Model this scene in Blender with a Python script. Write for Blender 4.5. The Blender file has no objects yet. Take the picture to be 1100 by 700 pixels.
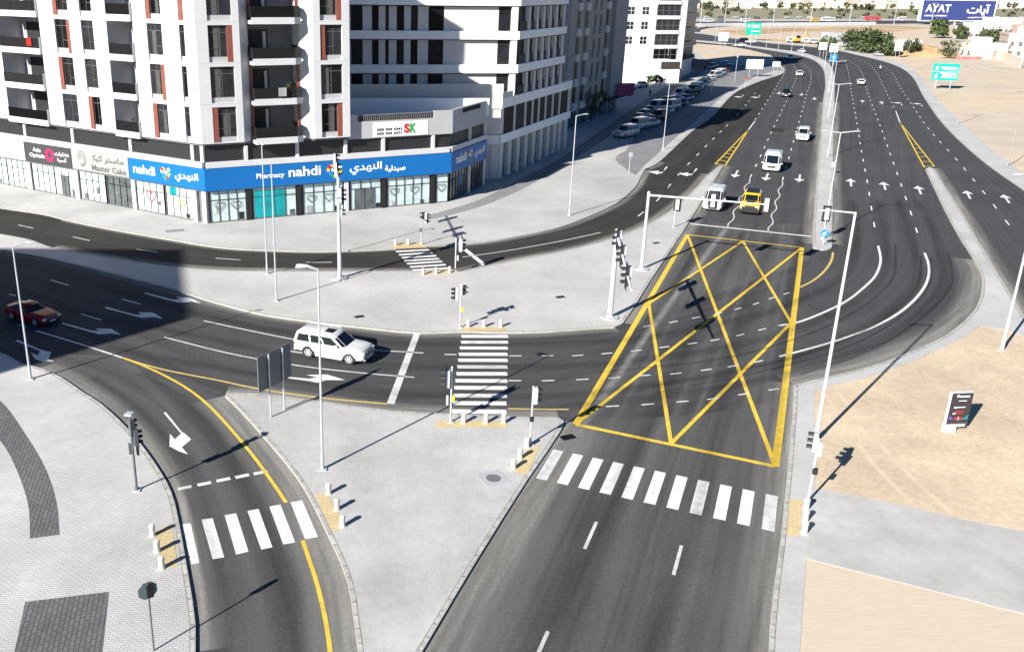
import bpy, bmesh, math, random
from math import sin, cos, pi, radians, sqrt, atan2, hypot
from mathutils import Vector, Matrix
from mathutils.geometry import tessellate_polygon

random.seed(7)
SC = bpy.context.scene
COL = SC.collection
# ------------------------------------------------------------------ surveyed camera (height in metres, ground z = 0)
F_PX, CX, CY, PITCH, ROLL, CAM_H = 971.97, 442.94, 316.43, 0.3316, -0.0127, 26.258
_cp, _sp, _cr, _sr = cos(PITCH), sin(PITCH), cos(ROLL), sin(ROLL)
RIGHT = Vector((_cr, -_sr*_sp, -_sr*_cp))
DOWN = Vector((-_sr, -_cr*_sp, -_cr*_cp))
FWD = Vector((0, _cp, -_sp))
SUN_AZ, SUN_EL = radians(41.5), radians(27.4)      # the way the light travels, its height

def G(x, y, z=0.0):
    """ground position (metres) of a surveyed point of the photograph"""
    v = RIGHT*((x-CX)/F_PX) + DOWN*((y-CY)/F_PX) + FWD
    t = (z-CAM_H)/v.z
    return (v.x*t, v.y*t)

# ------------------------------------------------------------------ materials
MATS = {}
def mat(name, col, rough=.7, metal=0., var=.0, vscale=1., fine=.0, fscale=20., coat=0., spec=.5, bump=0., emit=None, rnd=0., stretch=None, tint=None):
    """Principled material with soft world-scale noise (var) and a fine grain (fine)"""
    if name in MATS: return MATS[name]
    m = bpy.data.materials.new(name); m.use_nodes = True
    nt = m.node_tree; N = nt.nodes; L = nt.links
    b = N['Principled BSDF']
    b.inputs['Roughness'].default_value = rough
    b.inputs['Metallic'].default_value = metal
    b.inputs['Specular IOR Level'].default_value = spec
    if coat: b.inputs['Coat Weight'].default_value = coat; b.inputs['Coat Roughness'].default_value = .05
    c4 = (*col, 1)
    b.inputs['Base Color'].default_value = c4
    out = None
    def rgb(c):
        n = N.new('ShaderNodeRGB'); n.outputs[0].default_value = (*c, 1); return n.outputs[0]
    if var or fine or rnd:
        geo = N.new('ShaderNodeNewGeometry'); vec = geo.outputs['Position']
        if stretch:
            mp = N.new('ShaderNodeMapping'); mp.inputs['Rotation'].default_value = (0, 0, stretch[0]); mp.inputs['Scale'].default_value = (stretch[1], stretch[2], 1)
            L.new(vec, mp.inputs[0]); vec = mp.outputs[0]
        cur = rgb(col)
        def mul(cur, fac, amt, c0=None):
            mr = N.new('ShaderNodeMapRange'); mr.inputs['From Min'].default_value = .3; mr.inputs['From Max'].default_value = .7
            mr.inputs['To Min'].default_value = 1-amt; mr.inputs['To Max'].default_value = 1+amt
            L.new(fac, mr.inputs['Value'])
            vm = N.new('ShaderNodeVectorMath'); vm.operation = 'SCALE'
            L.new(cur, vm.inputs[0]); L.new(mr.outputs[0], vm.inputs['Scale'])
            return vm.outputs[0]
        if var:
            n = N.new('ShaderNodeTexNoise'); n.inputs['Scale'].default_value = vscale; n.inputs['Detail'].default_value = 6; n.inputs['Roughness'].default_value = .62
            L.new(vec, n.inputs['Vector'])
            if tint:
                mx = N.new('ShaderNodeMix'); mx.data_type = 'RGBA'
                mr = N.new('ShaderNodeMapRange'); mr.inputs['From Min'].default_value = .38; mr.inputs['From Max'].default_value = .66
                L.new(n.outputs['Fac'], mr.inputs['Value']); L.new(mr.outputs[0], mx.inputs['Factor'])
                L.new(cur, mx.inputs['A']); mx.inputs['B'].default_value = (*tint, 1); cur = mx.outputs['Result']
            cur = mul(cur, n.outputs['Fac'], var)
        if fine:
            n = N.new('ShaderNodeTexNoise'); n.inputs['Scale'].default_value = fscale; n.inputs['Detail'].default_value = 3
            L.new(vec, n.inputs['Vector']); cur = mul(cur, n.outputs['Fac'], fine)
            if bump:
                bp = N.new('ShaderNodeBump'); bp.inputs['Strength'].default_value = bump; bp.inputs['Distance'].default_value = .02
                L.new(n.outputs['Fac'], bp.inputs['Height']); L.new(bp.outputs[0], b.inputs['Normal'])
        if rnd:
            oi = N.new('ShaderNodeObjectInfo'); cur = mul(cur, oi.outputs['Random'], rnd)
        L.new(cur, b.inputs['Base Color'])
    if emit: b.inputs['Emission Color'].default_value = (*emit, 1); b.inputs['Emission Strength'].default_value = 1
    MATS[name] = m
    return m

def asphalt_mat(name, base, streak=.35, lane=3.6, light=(.11, .105, .1)):
    """asphalt worn along the road: UV u runs across in metres, v along in metres"""
    m = bpy.data.materials.new(name); m.use_nodes = True
    nt = m.node_tree; N = nt.nodes; L = nt.links; b = N['Principled BSDF']
    b.inputs['Roughness'].default_value = .95; b.inputs['Specular IOR Level'].default_value = .06
    uv = N.new('ShaderNodeUVMap'); uv.uv_map = 'UVMap'
    geo = N.new('ShaderNodeNewGeometry')
    def noise(vec, scale, detail, sx=1, sy=1, rough=.6):
        mp = N.new('ShaderNodeMapping'); mp.inputs['Scale'].default_value = (sx, sy, 1); L.new(vec, mp.inputs[0])
        n = N.new('ShaderNodeTexNoise'); n.inputs['Scale'].default_value = scale; n.inputs['Detail'].default_value = detail; n.inputs['Roughness'].default_value = rough
        L.new(mp.outputs[0], n.inputs['Vector']); return n.outputs['Fac']
    def rng(f, a, c, lo, hi):
        r = N.new('ShaderNodeMapRange'); r.inputs['From Min'].default_value = a; r.inputs['From Max'].default_value = c
        r.inputs['To Min'].default_value = lo; r.inputs['To Max'].default_value = hi; L.new(f, r.inputs['Value']); return r.outputs[0]
    def math_(op, x, y):
        r = N.new('ShaderNodeMath'); r.operation = op
        for i, q in enumerate((x, y)):
            if hasattr(q, 'is_output'): L.new(q, r.inputs[i])
            else: r.inputs[i].default_value = q
        return r.outputs[0]
    s1 = rng(noise(uv.outputs[0], 1., 3, .55, .014), .36, .66, 0, 1)      # long wheel streaks
    s2 = rng(noise(uv.outputs[0], 1., 3, 1.9, .03), .35, .7, 0, 1)      # narrow streaks
    big = rng(noise(geo.outputs['Position'], .09, 5), .35, .68, 0, 1)
    patch = rng(noise(uv.outputs[0], 1., 2, .28, .06, .4), .56, .6, 0, 1)
    fine = rng(noise(geo.outputs['Position'], 6., 5, rough=.7), .3, .7, .74, 1.26)
    gr = rng(noise(geo.outputs['Position'], 45., 2), .3, .7, .78, 1.22)
    f = math_('ADD', math_('MULTIPLY', s1, streak), math_('MULTIPLY', s2, streak*.25))
    f = math_('ADD', f, math_('MULTIPLY', big, .32))
    f = math_('ADD', f, math_('MULTIPLY', patch, .08))
    mx = N.new('ShaderNodeMix'); mx.data_type = 'RGBA'
    L.new(f, mx.inputs['Factor']); mx.inputs['A'].default_value = (*base, 1); mx.inputs['B'].default_value = (*light, 1)
    vm = N.new('ShaderNodeVectorMath'); vm.operation = 'SCALE'
    L.new(mx.outputs['Result'], vm.inputs[0]); L.new(math_('MULTIPLY', fine, gr), vm.inputs['Scale'])
    L.new(vm.outputs[0], b.inputs['Base Color'])
    bp = N.new('ShaderNodeBump'); bp.inputs['Strength'].default_value = .25; bp.inputs['Distance'].default_value = .01
    L.new(gr, bp.inputs['Height']); L.new(bp.outputs[0], b.inputs['Normal'])
    return m

def paver_mat(name, c1, c2, mortar, w, h, rot, var=.12, vscale=.25, stain=.18):
    m = bpy.data.materials.new(name); m.use_nodes = True
    nt = m.node_tree; N = nt.nodes; L = nt.links; b = N['Principled BSDF']
    b.inputs['Roughness'].default_value = .95; b.inputs['Specular IOR Level'].default_value = .08
    geo = N.new('ShaderNodeNewGeometry')
    mp = N.new('ShaderNodeMapping'); mp.inputs['Rotation'].default_value = (0, 0, rot); L.new(geo.outputs['Position'], mp.inputs[0])
    br = N.new('ShaderNodeTexBrick'); L.new(mp.outputs[0], br.inputs['Vector'])
    br.inputs['Color1'].default_value = (*c1, 1); br.inputs['Color2'].default_value = (*c2, 1); br.inputs['Mortar'].default_value = (*mortar, 1)
    br.inputs['Scale'].default_value = 1; br.inputs['Mortar Size'].default_value = .012*max(w, h)/.2; br.inputs['Mortar Smooth'].default_value = .3
    br.inputs['Brick Width'].default_value = w; br.inputs['Row Height'].default_value = h
    cur = br.outputs['Color']
    for sc, amt, det in ((vscale, var, 5), (.06, stain, 4), (2.3, .06, 6)):
        n = N.new('ShaderNodeTexNoise'); n.inputs['Scale'].default_value = sc; n.inputs['Detail'].default_value = det; n.inputs['Roughness'].default_value = .65
        L.new(geo.outputs['Position'], n.inputs['Vector'])
        r = N.new('ShaderNodeMapRange'); r.inputs['From Min'].default_value = .3; r.inputs['From Max'].default_value = .7
        r.inputs['To Min'].default_value = 1-amt; r.inputs['To Max'].default_value = 1+amt*.6; L.new(n.outputs['Fac'], r.inputs['Value'])
        vm = N.new('ShaderNodeVectorMath'); vm.operation = 'SCALE'; L.new(cur, vm.inputs[0]); L.new(r.outputs[0], vm.inputs['Scale']); cur = vm.outputs[0]
    L.new(cur, b.inputs['Base Color'])
    bp = N.new('ShaderNodeBump'); bp.inputs['Strength'].default_value = .3; bp.inputs['Distance'].default_value = .008; bp.invert = True
    L.new(br.outputs['Fac'], bp.inputs['Height']); L.new(bp.outputs[0], b.inputs['Normal'])
    return m

def wave_mat(name, c1, c2, axis_scale, rough=.5, use_uv=True):
    """slats: stripes along UV u"""
    m = bpy.data.materials.new(name); m.use_nodes = True
    nt = m.node_tree; N = nt.nodes; L = nt.links; b = N['Principled BSDF']; b.inputs['Roughness'].default_value = rough
    uv = N.new('ShaderNodeUVMap'); uv.uv_map = 'UVMap'
    w = N.new('ShaderNodeTexWave'); w.bands_direction = 'X'; w.inputs['Scale'].default_value = axis_scale; w.inputs['Distortion'].default_value = .4; w.inputs['Detail'].default_value = 2; w.inputs['Detail Scale'].default_value = .6
    L.new(uv.outputs[0], w.inputs['Vector'])
    mx = N.new('ShaderNodeMix'); mx.data_type = 'RGBA'; mx.inputs['A'].default_value = (*c1, 1); mx.inputs['B'].default_value = (*c2, 1)
    L.new(w.outputs['Fac'], mx.inputs['Factor']); L.new(mx.outputs['Result'], b.inputs['Base Color'])
    return m

def paint_mat(name, col, keep):
    """road paint rubbed through to the asphalt in patches"""
    m = bpy.data.materials.new(name); m.use_nodes = True
    nt = m.node_tree; N = nt.nodes; L = nt.links; b = N['Principled BSDF']; b.inputs['Roughness'].default_value = .85; b.inputs['Specular IOR Level'].default_value = .15
    geo = N.new('ShaderNodeNewGeometry'); f = None
    def nz(sc, det, lo, hi, a, c):
        n = N.new('ShaderNodeTexNoise'); n.inputs['Scale'].default_value = sc; n.inputs['Detail'].default_value = det; n.inputs['Roughness'].default_value = .7; L.new(geo.outputs['Position'], n.inputs['Vector'])
        r = N.new('ShaderNodeMapRange'); r.inputs['From Min'].default_value = lo; r.inputs['From Max'].default_value = hi; r.inputs['To Min'].default_value = a; r.inputs['To Max'].default_value = c; L.new(n.outputs['Fac'], r.inputs['Value']); return r.outputs[0]
    k = N.new('ShaderNodeMath'); k.operation = 'MULTIPLY'; L.new(nz(.55, 6, .38, .62, .55, 1), k.inputs[0]); L.new(nz(7., 6, keep-.24, keep-.04, .1, 1), k.inputs[1])
    k2 = N.new('ShaderNodeMath'); k2.operation = 'MAXIMUM'; L.new(k.outputs[0], k2.inputs[0]); L.new(nz(1.6, 6, .34, .56, .68, 1), k2.inputs[1])
    mx = N.new('ShaderNodeMix'); mx.data_type = 'RGBA'; mx.inputs['A'].default_value = (.06, .058, .056, 1); mx.inputs['B'].default_value = (*col, 1)
    L.new(k2.outputs[0], mx.inputs['Factor']); L.new(mx.outputs['Result'], b.inputs['Base Color']); return m
def film_mat(name, col, amt, w, vs=.05):
    """thin film of dust, oil or rubber lying on the road; fades out towards both edges of its strip (w metres wide)"""
    m = bpy.data.materials.new(name); m.use_nodes = True
    nt = m.node_tree; N = nt.nodes; L = nt.links; b = N['Principled BSDF']; b.inputs['Roughness'].default_value = .95; b.inputs['Specular IOR Level'].default_value = .05; b.inputs['Base Color'].default_value = (*col, 1)
    uv = N.new('ShaderNodeUVMap'); uv.uv_map = 'UVMap'; sp = N.new('ShaderNodeSeparateXYZ'); L.new(uv.outputs[0], sp.inputs[0])
    def mth(op, x, y=0.):
        r = N.new('ShaderNodeMath'); r.operation = op
        for i, q in enumerate((x, y)):
            if hasattr(q, 'is_output'): L.new(q, r.inputs[i])
            else: r.inputs[i].default_value = q
        return r.outputs[0]
    u = mth('DIVIDE', sp.outputs[0], w); e = mth('MULTIPLY', mth('MULTIPLY', u, mth('SUBTRACT', 1., u)), 4.); e = mth('POWER', mth('MAXIMUM', e, 0.), 1.3)
    mp = N.new('ShaderNodeMapping'); mp.inputs['Scale'].default_value = (1.2, vs, 1); L.new(uv.outputs[0], mp.inputs[0])
    n = N.new('ShaderNodeTexNoise'); n.inputs['Scale'].default_value = 1.; n.inputs['Detail'].default_value = 6; n.inputs['Roughness'].default_value = .65; L.new(mp.outputs[0], n.inputs['Vector'])
    r = N.new('ShaderNodeMapRange'); r.inputs['From Min'].default_value = .32; r.inputs['From Max'].default_value = .66; r.inputs['To Min'].default_value = .25; L.new(n.outputs['Fac'], r.inputs['Value'])
    geo = N.new('ShaderNodeNewGeometry'); n2 = N.new('ShaderNodeTexNoise'); n2.inputs['Scale'].default_value = 5.; n2.inputs['Detail'].default_value = 5; L.new(geo.outputs['Position'], n2.inputs['Vector'])
    r2 = N.new('ShaderNodeMapRange'); r2.inputs['From Min'].default_value = .3; r2.inputs['From Max'].default_value = .65; r2.inputs['To Min'].default_value = .75; L.new(n2.outputs['Fac'], r2.inputs['Value'])
    a = mth('MULTIPLY', mth('MULTIPLY', e, mth('MULTIPLY', r.outputs[0], r2.outputs[0])), amt); L.new(a, b.inputs['Alpha']); return m
M = {}
M['asph'] = asphalt_mat('asphalt_main', (.040, .040, .041), .66, light=(.125, .122, .118))
M['asph_cross'] = asphalt_mat('asphalt_cross', (.047, .047, .050), .45, light=(.096, .094, .093))
M['asph_slip'] = asphalt_mat('asphalt_slip', (.052, .052, .055), .55, light=(.115, .113, .11))
M['asph_far'] = asphalt_mat('asphalt_far', (.053, .053, .057), .42, light=(.094, .093, .095))
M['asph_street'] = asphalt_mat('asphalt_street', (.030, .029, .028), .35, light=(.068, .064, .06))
M['pave'] = paver_mat('pavers_light', (.56, .548, .53), (.50, .49, .474), (.36, .353, .34), .2, .1, radians(40), .16)
M['pave2'] = paver_mat('pavers_island', (.52, .508, .488), (.47, .46, .443), (.36, .353, .34), .2, .1, radians(24), .14, .12, stain=.1)
M['pave_bright'] = paver_mat('pavers_bright', (.55, .537, .517), (.50, .489, .472), (.38, .372, .36), .2, .1, radians(24), .12, .12, stain=.08)
M['pave_row'] = paver_mat('pavers_rows', (.55, .538, .52), (.51, .50, .484), (.35, .343, .332), .30, .15, radians(-8), .12)
M['pave_dark'] = paver_mat('pavers_dark', (.17, .17, .172), (.135, .135, .138), (.08, .08, .08), .42, .21, radians(78), .12)
M['pave_mid'] = paver_mat('pavers_mid', (.30, .298, .295), (.27, .268, .265), (.18, .18, .18), .3, .15, radians(24), .12)
M['pave_path'] = paver_mat('pavers_path', (.50, .485, .462), (.47, .456, .436), (.40, .388, .37), .2, .1, radians(-20), .16, .3, stain=.16)
M['parking'] = mat('parking_surface', (.20, .20, .205), .9, var=.18, vscale=.3, fine=.08, fscale=8)
M['tactile'] = paver_mat('tactile_cream', (.60, .48, .27), (.57, .455, .26), (.46, .37, .21), .3, .3, radians(24), .1)
def kerb_mat():
    """separate kerb stones: a joint every .9 m along UV v, every stone a little different"""
    m = bpy.data.materials.new('kerb_stone'); m.use_nodes = True; nt = m.node_tree; N = nt.nodes; L = nt.links; b = N['Principled BSDF']; b.inputs['Roughness'].default_value = .9; b.inputs['Specular IOR Level'].default_value = .1
    uv = N.new('ShaderNodeUVMap'); uv.uv_map = 'UVMap'; mp = N.new('ShaderNodeMapping'); mp.inputs['Rotation'].default_value = (0, 0, pi/2); L.new(uv.outputs[0], mp.inputs[0])
    br = N.new('ShaderNodeTexBrick'); L.new(mp.outputs[0], br.inputs['Vector']); br.inputs['Scale'].default_value = 1; br.inputs['Brick Width'].default_value = .9; br.inputs['Row Height'].default_value = 5; br.inputs['Mortar Size'].default_value = .05; br.inputs['Mortar Smooth'].default_value = .4
    for k, c in (('Color1', (.46, .44, .40)), ('Color2', (.38, .365, .335)), ('Mortar', (.22, .212, .195))): br.inputs[k].default_value = (*c, 1)
    n = N.new('ShaderNodeTexNoise'); n.inputs['Scale'].default_value = 2.5; n.inputs['Detail'].default_value = 5; geo = N.new('ShaderNodeNewGeometry'); L.new(geo.outputs['Position'], n.inputs['Vector'])
    r = N.new('ShaderNodeMapRange'); r.inputs['From Min'].default_value = .3; r.inputs['From Max'].default_value = .7; r.inputs['To Min'].default_value = .8; r.inputs['To Max'].default_value = 1.2; L.new(n.outputs['Fac'], r.inputs['Value'])
    vm = N.new('ShaderNodeVectorMath'); vm.operation = 'SCALE'; L.new(br.outputs['Color'], vm.inputs[0]); L.new(r.outputs[0], vm.inputs['Scale']); L.new(vm.outputs[0], b.inputs['Base Color']); return m
M['kerb'] = kerb_mat()
M['kerb_side'] = mat('kerb_side', (.38, .365, .33), .9, var=.2, vscale=.8)
M['sand'] = mat('sand', (.54, .43, .305), .95, var=.13, vscale=.12, fine=.1, fscale=3., bump=.4, tint=(.58, .47, .335), spec=.2)
M['sand_row'] = mat('sand_raked', (.56, .47, .36), .95, var=.02, vscale=.9, fine=.05, fscale=3., bump=.5, spec=.2, stretch=(radians(12), .5, 5.))
M['sand_track'] = mat('sand_track', (.58, .46, .33), .95, var=.1, vscale=1., fine=.06, fscale=8)
M['desert'] = mat('desert', (.55, .47, .375), .95, var=.12, vscale=.02, fine=.08, fscale=.15, tint=(.54, .42, .29), spec=.2)
M['white_paint'] = paint_mat('road_paint_white', (.74, .74, .73), .60)
M['white_worn'] = paint_mat('road_paint_worn', (.60, .60, .59), .52)
M['ghost'] = mat('road_paint_removed', (.15, .15, .15), .85, var=.4, vscale=.8, fine=.35, fscale=6)
M['yellow_paint'] = paint_mat('road_paint_yellow', (.74, .51, .06), .52)
M['yellow_pale'] = paint_mat('road_paint_yellow_pale', (.62, .46, .14), .52)
M['render'] = mat('white_render', (.54, .54, .545), .8, var=.05, vscale=.5, fine=.03, fscale=6)
M['render2'] = mat('band_render', (.80, .81, .82), .8, var=.05, vscale=.4)
M['beige'] = mat('beige_render', (.56, .545, .53), .85, var=.06, vscale=.4, fine=.03, fscale=6)
M['concrete'] = mat('grey_panel', (.40, .40, .41), .8, var=.08, vscale=.5, fine=.04, fscale=8)
M['grey_dk'] = mat('grey_dark', (.14, .14, .15), .7, var=.1, vscale=.7)
M['brown'] = mat('brown_panel', (.24, .07, .045), .6, var=.1, vscale=2.)
M['glass'] = mat('window_glass', (.014, .015, .017), .12, spec=.14, var=.35, vscale=1.3, rnd=.8)
M['glass_tint'] = mat('balcony_glass', (.010, .010, .011), .15, spec=.14, var=.3, vscale=1.5, rnd=.4)
M['frame'] = mat('window_frame', (.11, .11, .115), .5)
M['opening'] = mat('dark_opening', (.012, .012, .014), .45, spec=.12, var=.4, vscale=.8, rnd=.5)
M['pole_tan'] = mat('dusty_pole', (.30, .28, .26), .6)
M['curtain'] = mat('curtain', (.075, .072, .068), .9, var=.3, vscale=3.)
M['shop_glass'] = mat('shop_glass', (.50, .60, .60), .12, spec=.6, var=.22, vscale=.9, fine=.06, fscale=4)  # pale body colour stands in for blinds and reflected sky
M['shop_dark'] = mat('shop_glass_dark', (.09, .10, .105), .12, spec=.6, var=.5, vscale=1.2)
M['teal'] = mat('teal_poster', (.0, .27, .29), .3, var=.3, vscale=.6)
M['blue_sign'] = mat('blue_sign', (.0, .125, .39), .45, var=.03, vscale=.4)
M['text_white'] = mat('sign_white', (.85, .85, .85), .5)
M['sign_grey'] = mat('sign_dark_grey', (.045, .045, .048), .5)
M['sign_light'] = mat('sign_light_grey', (.32, .315, .31), .5)
M['magenta'] = mat('sign_magenta', (.55, .01, .10), .5)
M['red'] = mat('sign_red', (.55, .02, .02), .5)
M['green'] = mat('sign_green', (.02, .35, .06), .5)
M['yellow'] = mat('sign_yellow', (.75, .5, .02), .5)
M['text_grey'] = mat('letter_grey', (.12, .11, .11), .5)
M['louvre'] = wave_mat('louvre_slats', (.005, .005, .006), (.032, .032, .034), 1.2)
M['black'] = mat('black_matt', (.012, .012, .013), .6)
M['rubber'] = mat('rubber', (.015, .015, .016), .8)
M['rim'] = mat('rim_alloy', (.46, .47, .48), .35)
M['pole'] = mat('galvanised_pole', (.50, .53, .56), .45, metal=.35, var=.08, vscale=1.5)
M['pole_white'] = mat('painted_pole', (.52, .53, .55), .45, var=.05, vscale=1.)
M['pole_dark'] = mat('dark_pole', (.10, .11, .12), .5)
M['bollard'] = mat('bollard_cream', (.60, .565, .49), .8, var=.15, vscale=5.)
M['roof'] = mat('roof_screed', (.34, .38, .42), .9, var=.15, vscale=.3)
M['lens_dark'] = mat('signal_lens', (.05, .012, .01), .25)
M['board_back'] = wave_mat('corrugated_back', (.13, .14, .15), (.30, .31, .325), 2.2)
M['green_sign'] = mat('green_sign', (.0, .42, .27), .4, var=.03, vscale=1)
M['navy'] = mat('billboard_navy', (.028, .042, .155), .5, var=.03, vscale=.05)
M['route_blue'] = mat('sign_blue_round', (.02, .22, .6), .4)
M['bark'] = mat('bark', (.10, .075, .05), .9)
M['leaf'] = mat('leaf', (.05, .075, .02), .7, rnd=.25)
M['leaf2'] = mat('leaf_light', (.085, .11, .035), .7, rnd=.25)
M['leaf3'] = mat('leaf_dark', (.02, .032, .011), .7)
M['scrub'] = mat('scrub', (.34, .29, .19), .9, var=.3, vscale=.05, tint=(.14, .15, .07))
M['sand_stone'] = mat('sand_stone', (.36, .28, .19), .95)
M['mound'] = mat('dirt_mound', (.22, .17, .13), .95, var=.2, vscale=.4, fine=.2, fscale=2)
def paint(name, col, **k): return mat('paint_'+name, col, .28, coat=.6, **k)
M['p_white'] = paint('white', (.56, .56, .555)); M['p_black'] = mat('paint_black', (.010, .010, .011), .3, coat=.2, spec=.3); M['p_red'] = mat('paint_red', (.24, .003, .006), .3, coat=.15, spec=.15)
M['p_yellow'] = paint('yellow', (.72, .42, .01)); M['p_silver'] = paint('silver', (.42, .44, .46)); M['p_blue'] = paint('blue', (.09, .16, .30))
M['p_grey'] = paint('grey', (.10, .105, .115)); M['p_pale'] = paint('pale_blue', (.34, .42, .50))
M['car_glass'] = mat('car_glass', (.006, .010, .015), .06, spec=.35)
M['headlight'] = mat('headlight', (.62, .65, .68), .1, spec=.9)
M['taillight'] = mat('taillight', (.35, .01, .01), .15)
M['plate'] = mat('number_plate', (.75, .75, .72), .5)
M['skin'] = mat('skin', (.25, .15, .10), .6); M['cloth_dark'] = mat('cloth_dark', (.02, .022, .03), .9); M['cloth_white'] = mat('cloth_white', (.6, .6, .6), .9)
M['cream_house'] = mat('house_cream', (.62, .56, .47), .85, rnd=.12); M['white_house'] = mat('house_white', (.70, .68, .65), .85, rnd=.1); M['pink_house'] = mat('house_pink', (.55, .42, .36), .85, rnd=.15)
M['house_window'] = mat('house_window', (.10, .10, .11), .4)
M['machine'] = mat('machine_yellow', (.5, .32, .03), .6)
M['bus_red'] = mat('bus_red', (.5, .03, .03), .4)

# ------------------------------------------------------------------ mesh builder
class MB:
    def __init__(s): s.v = []; s.f = []; s.m = []; s.uv = []; s.mats = []
    def mi(s, m):
        if m not in s.mats: s.mats.append(m)
        return s.mats.index(m)
    def poly(s, pts, m, uv=None):
        i = len(s.v); s.v += [tuple(p) for p in pts]; s.f.append(tuple(range(i, i+len(pts)))); s.m.append(s.mi(m)); s.uv.append(uv)
    def box(s, x0, x1, y0, y1, z0, z1, m, T=None):
        c = [Vector((x, y, z)) for z in (z0, z1) for y in (y0, y1) for x in (x0, x1)]
        if T: c = [T(p) for p in c]
        i = len(s.v); s.v += [tuple(p) for p in c]
        for q in ((0, 2, 3, 1), (4, 5, 7, 6), (0, 1, 5, 4), (2, 6, 7, 3), (0, 4, 6, 2), (1, 3, 7, 5)):
            s.f.append(tuple(i+k for k in q)); s.m.append(s.mi(m)); s.uv.append(None)
    def ring(s, rings, m, close=True, cap=True):
        n = len(rings[0]); i0 = len(s.v)
        for r in rings: s.v += [tuple(p) for p in r]
        for a in range(len(rings)-1):
            for k in range(n if close else n-1):
                k2 = (k+1) % n
                s.f.append((i0+a*n+k, i0+a*n+k2, i0+(a+1)*n+k2, i0+(a+1)*n+k)); s.m.append(s.mi(m)); s.uv.append(None)
        if cap:
            s.f.append(tuple(i0+k for k in reversed(range(n)))); s.m.append(s.mi(m)); s.uv.append(None)
            s.f.append(tuple(i0+(len(rings)-1)*n+k for k in range(n))); s.m.append(s.mi(m)); s.uv.append(None)
    def tube(s, p0, p1, r0, r1, m, n=10):
        p0, p1 = Vector(p0), Vector(p1); d = (p1-p0).normalized()
        a = d.cross(Vector((0, 0, 1)) if abs(d.z) < .9 else Vector((1, 0, 0))).normalized(); b = d.cross(a)
        s.ring([[p+a*(cos(2*pi*k/n)*r)+b*(sin(2*pi*k/n)*r) for k in range(n)] for p, r in ((p0, r0), (p1, r1))], m)
    def prism(s, pts, z0, z1, m, side=None, bottom=False):
        """pts: 2-D outline; top face triangulated so that concave outlines work"""
        n = len(pts); area = sum(pts[k][0]*pts[(k+1) % n][1]-pts[(k+1) % n][0]*pts[k][1] for k in range(n))
        if area < 0: pts = pts[::-1]
        i = len(s.v); s.v += [(p[0], p[1], z1) for p in pts]
        for t in tessellate_polygon([[Vector((p[0], p[1], 0)) for p in pts]]):
            a, b, c = (pts[k] for k in t)
            if (b[0]-a[0])*(c[1]-a[1])-(b[1]-a[1])*(c[0]-a[0]) < 0: t = t[::-1]
            s.f.append(tuple(i+k for k in t)); s.m.append(s.mi(m)); s.uv.append(None)
        if z0 is not None:
            j = len(s.v); s.v += [(p[0], p[1], z0) for p in pts]+[(p[0], p[1], z1) for p in pts]
            for k in range(n):
                k2 = (k+1) % n
                s.f.append((j+k, j+k2, j+n+k2, j+n+k)); s.m.append(s.mi(side or m)); s.uv.append(None)
    def build(s, name, parent=None, origin=(0, 0, 0), smooth=0., bevel=0.):
        me = bpy.data.meshes.new(name); o = Vector(origin)
        me.from_pydata([tuple(Vector(p)-o) for p in s.v], [], s.f)
        for m in s.mats: me.materials.append(m)
        me.polygons.foreach_set('material_index', s.m)
        if any(u is not None for u in s.uv):
            ul = me.uv_layers.new(name='UVMap')
            for p, u in zip(me.polygons, s.uv):
                if u:
                    for k, li in enumerate(p.loop_indices): ul.data[li].uv = u[k]
        if bevel:
            bm = bmesh.new(); bm.from_mesh(me)
            bmesh.ops.bevel(bm, geom=[e for e in bm.edges if e.is_manifold and e.calc_face_angle(0) > .5], offset=bevel, segments=2, affect='EDGES', clamp_overlap=True)
            bm.to_mesh(me); bm.free()
        if smooth: me.shade_smooth(); me.set_sharp_from_angle(angle=smooth)
        me.update()
        ob = bpy.data.objects.new(name, me); COL.objects.link(ob)
        if parent: ob.parent = parent
        return ob

def tag(o, label=None, cat=None, group=None, kind=None):
    for k, v in (('label', label), ('category', cat), ('group', group), ('kind', kind)):
        if v: o[k] = v
    return o
def thing(name, label, cat, loc=(0, 0, 0), rz=0., group=None):
    o = bpy.data.objects.new(name, None); COL.objects.link(o); o.location = loc; o.rotation_euler = (0, 0, rz); o.empty_display_size = .2
    return tag(o, label, cat, group)
def dup(o, loc, rz, label):
    """a copy of a thing with copies of its parts and sub-parts"""
    r = o.copy(); COL.objects.link(r); r.location = loc; r.rotation_euler = (0, 0, rz); r['label'] = label
    for ch in list(o.children):
        c = ch.copy(); COL.objects.link(c); c.parent = r
        for g in ch.children:
            d = g.copy(); COL.objects.link(d); d.parent = c
    return r
def struct(name, mb, parent=None, **k):
    o = mb.build(name, parent, **k)
    if not parent: o['kind'] = 'structure'
    return o

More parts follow.
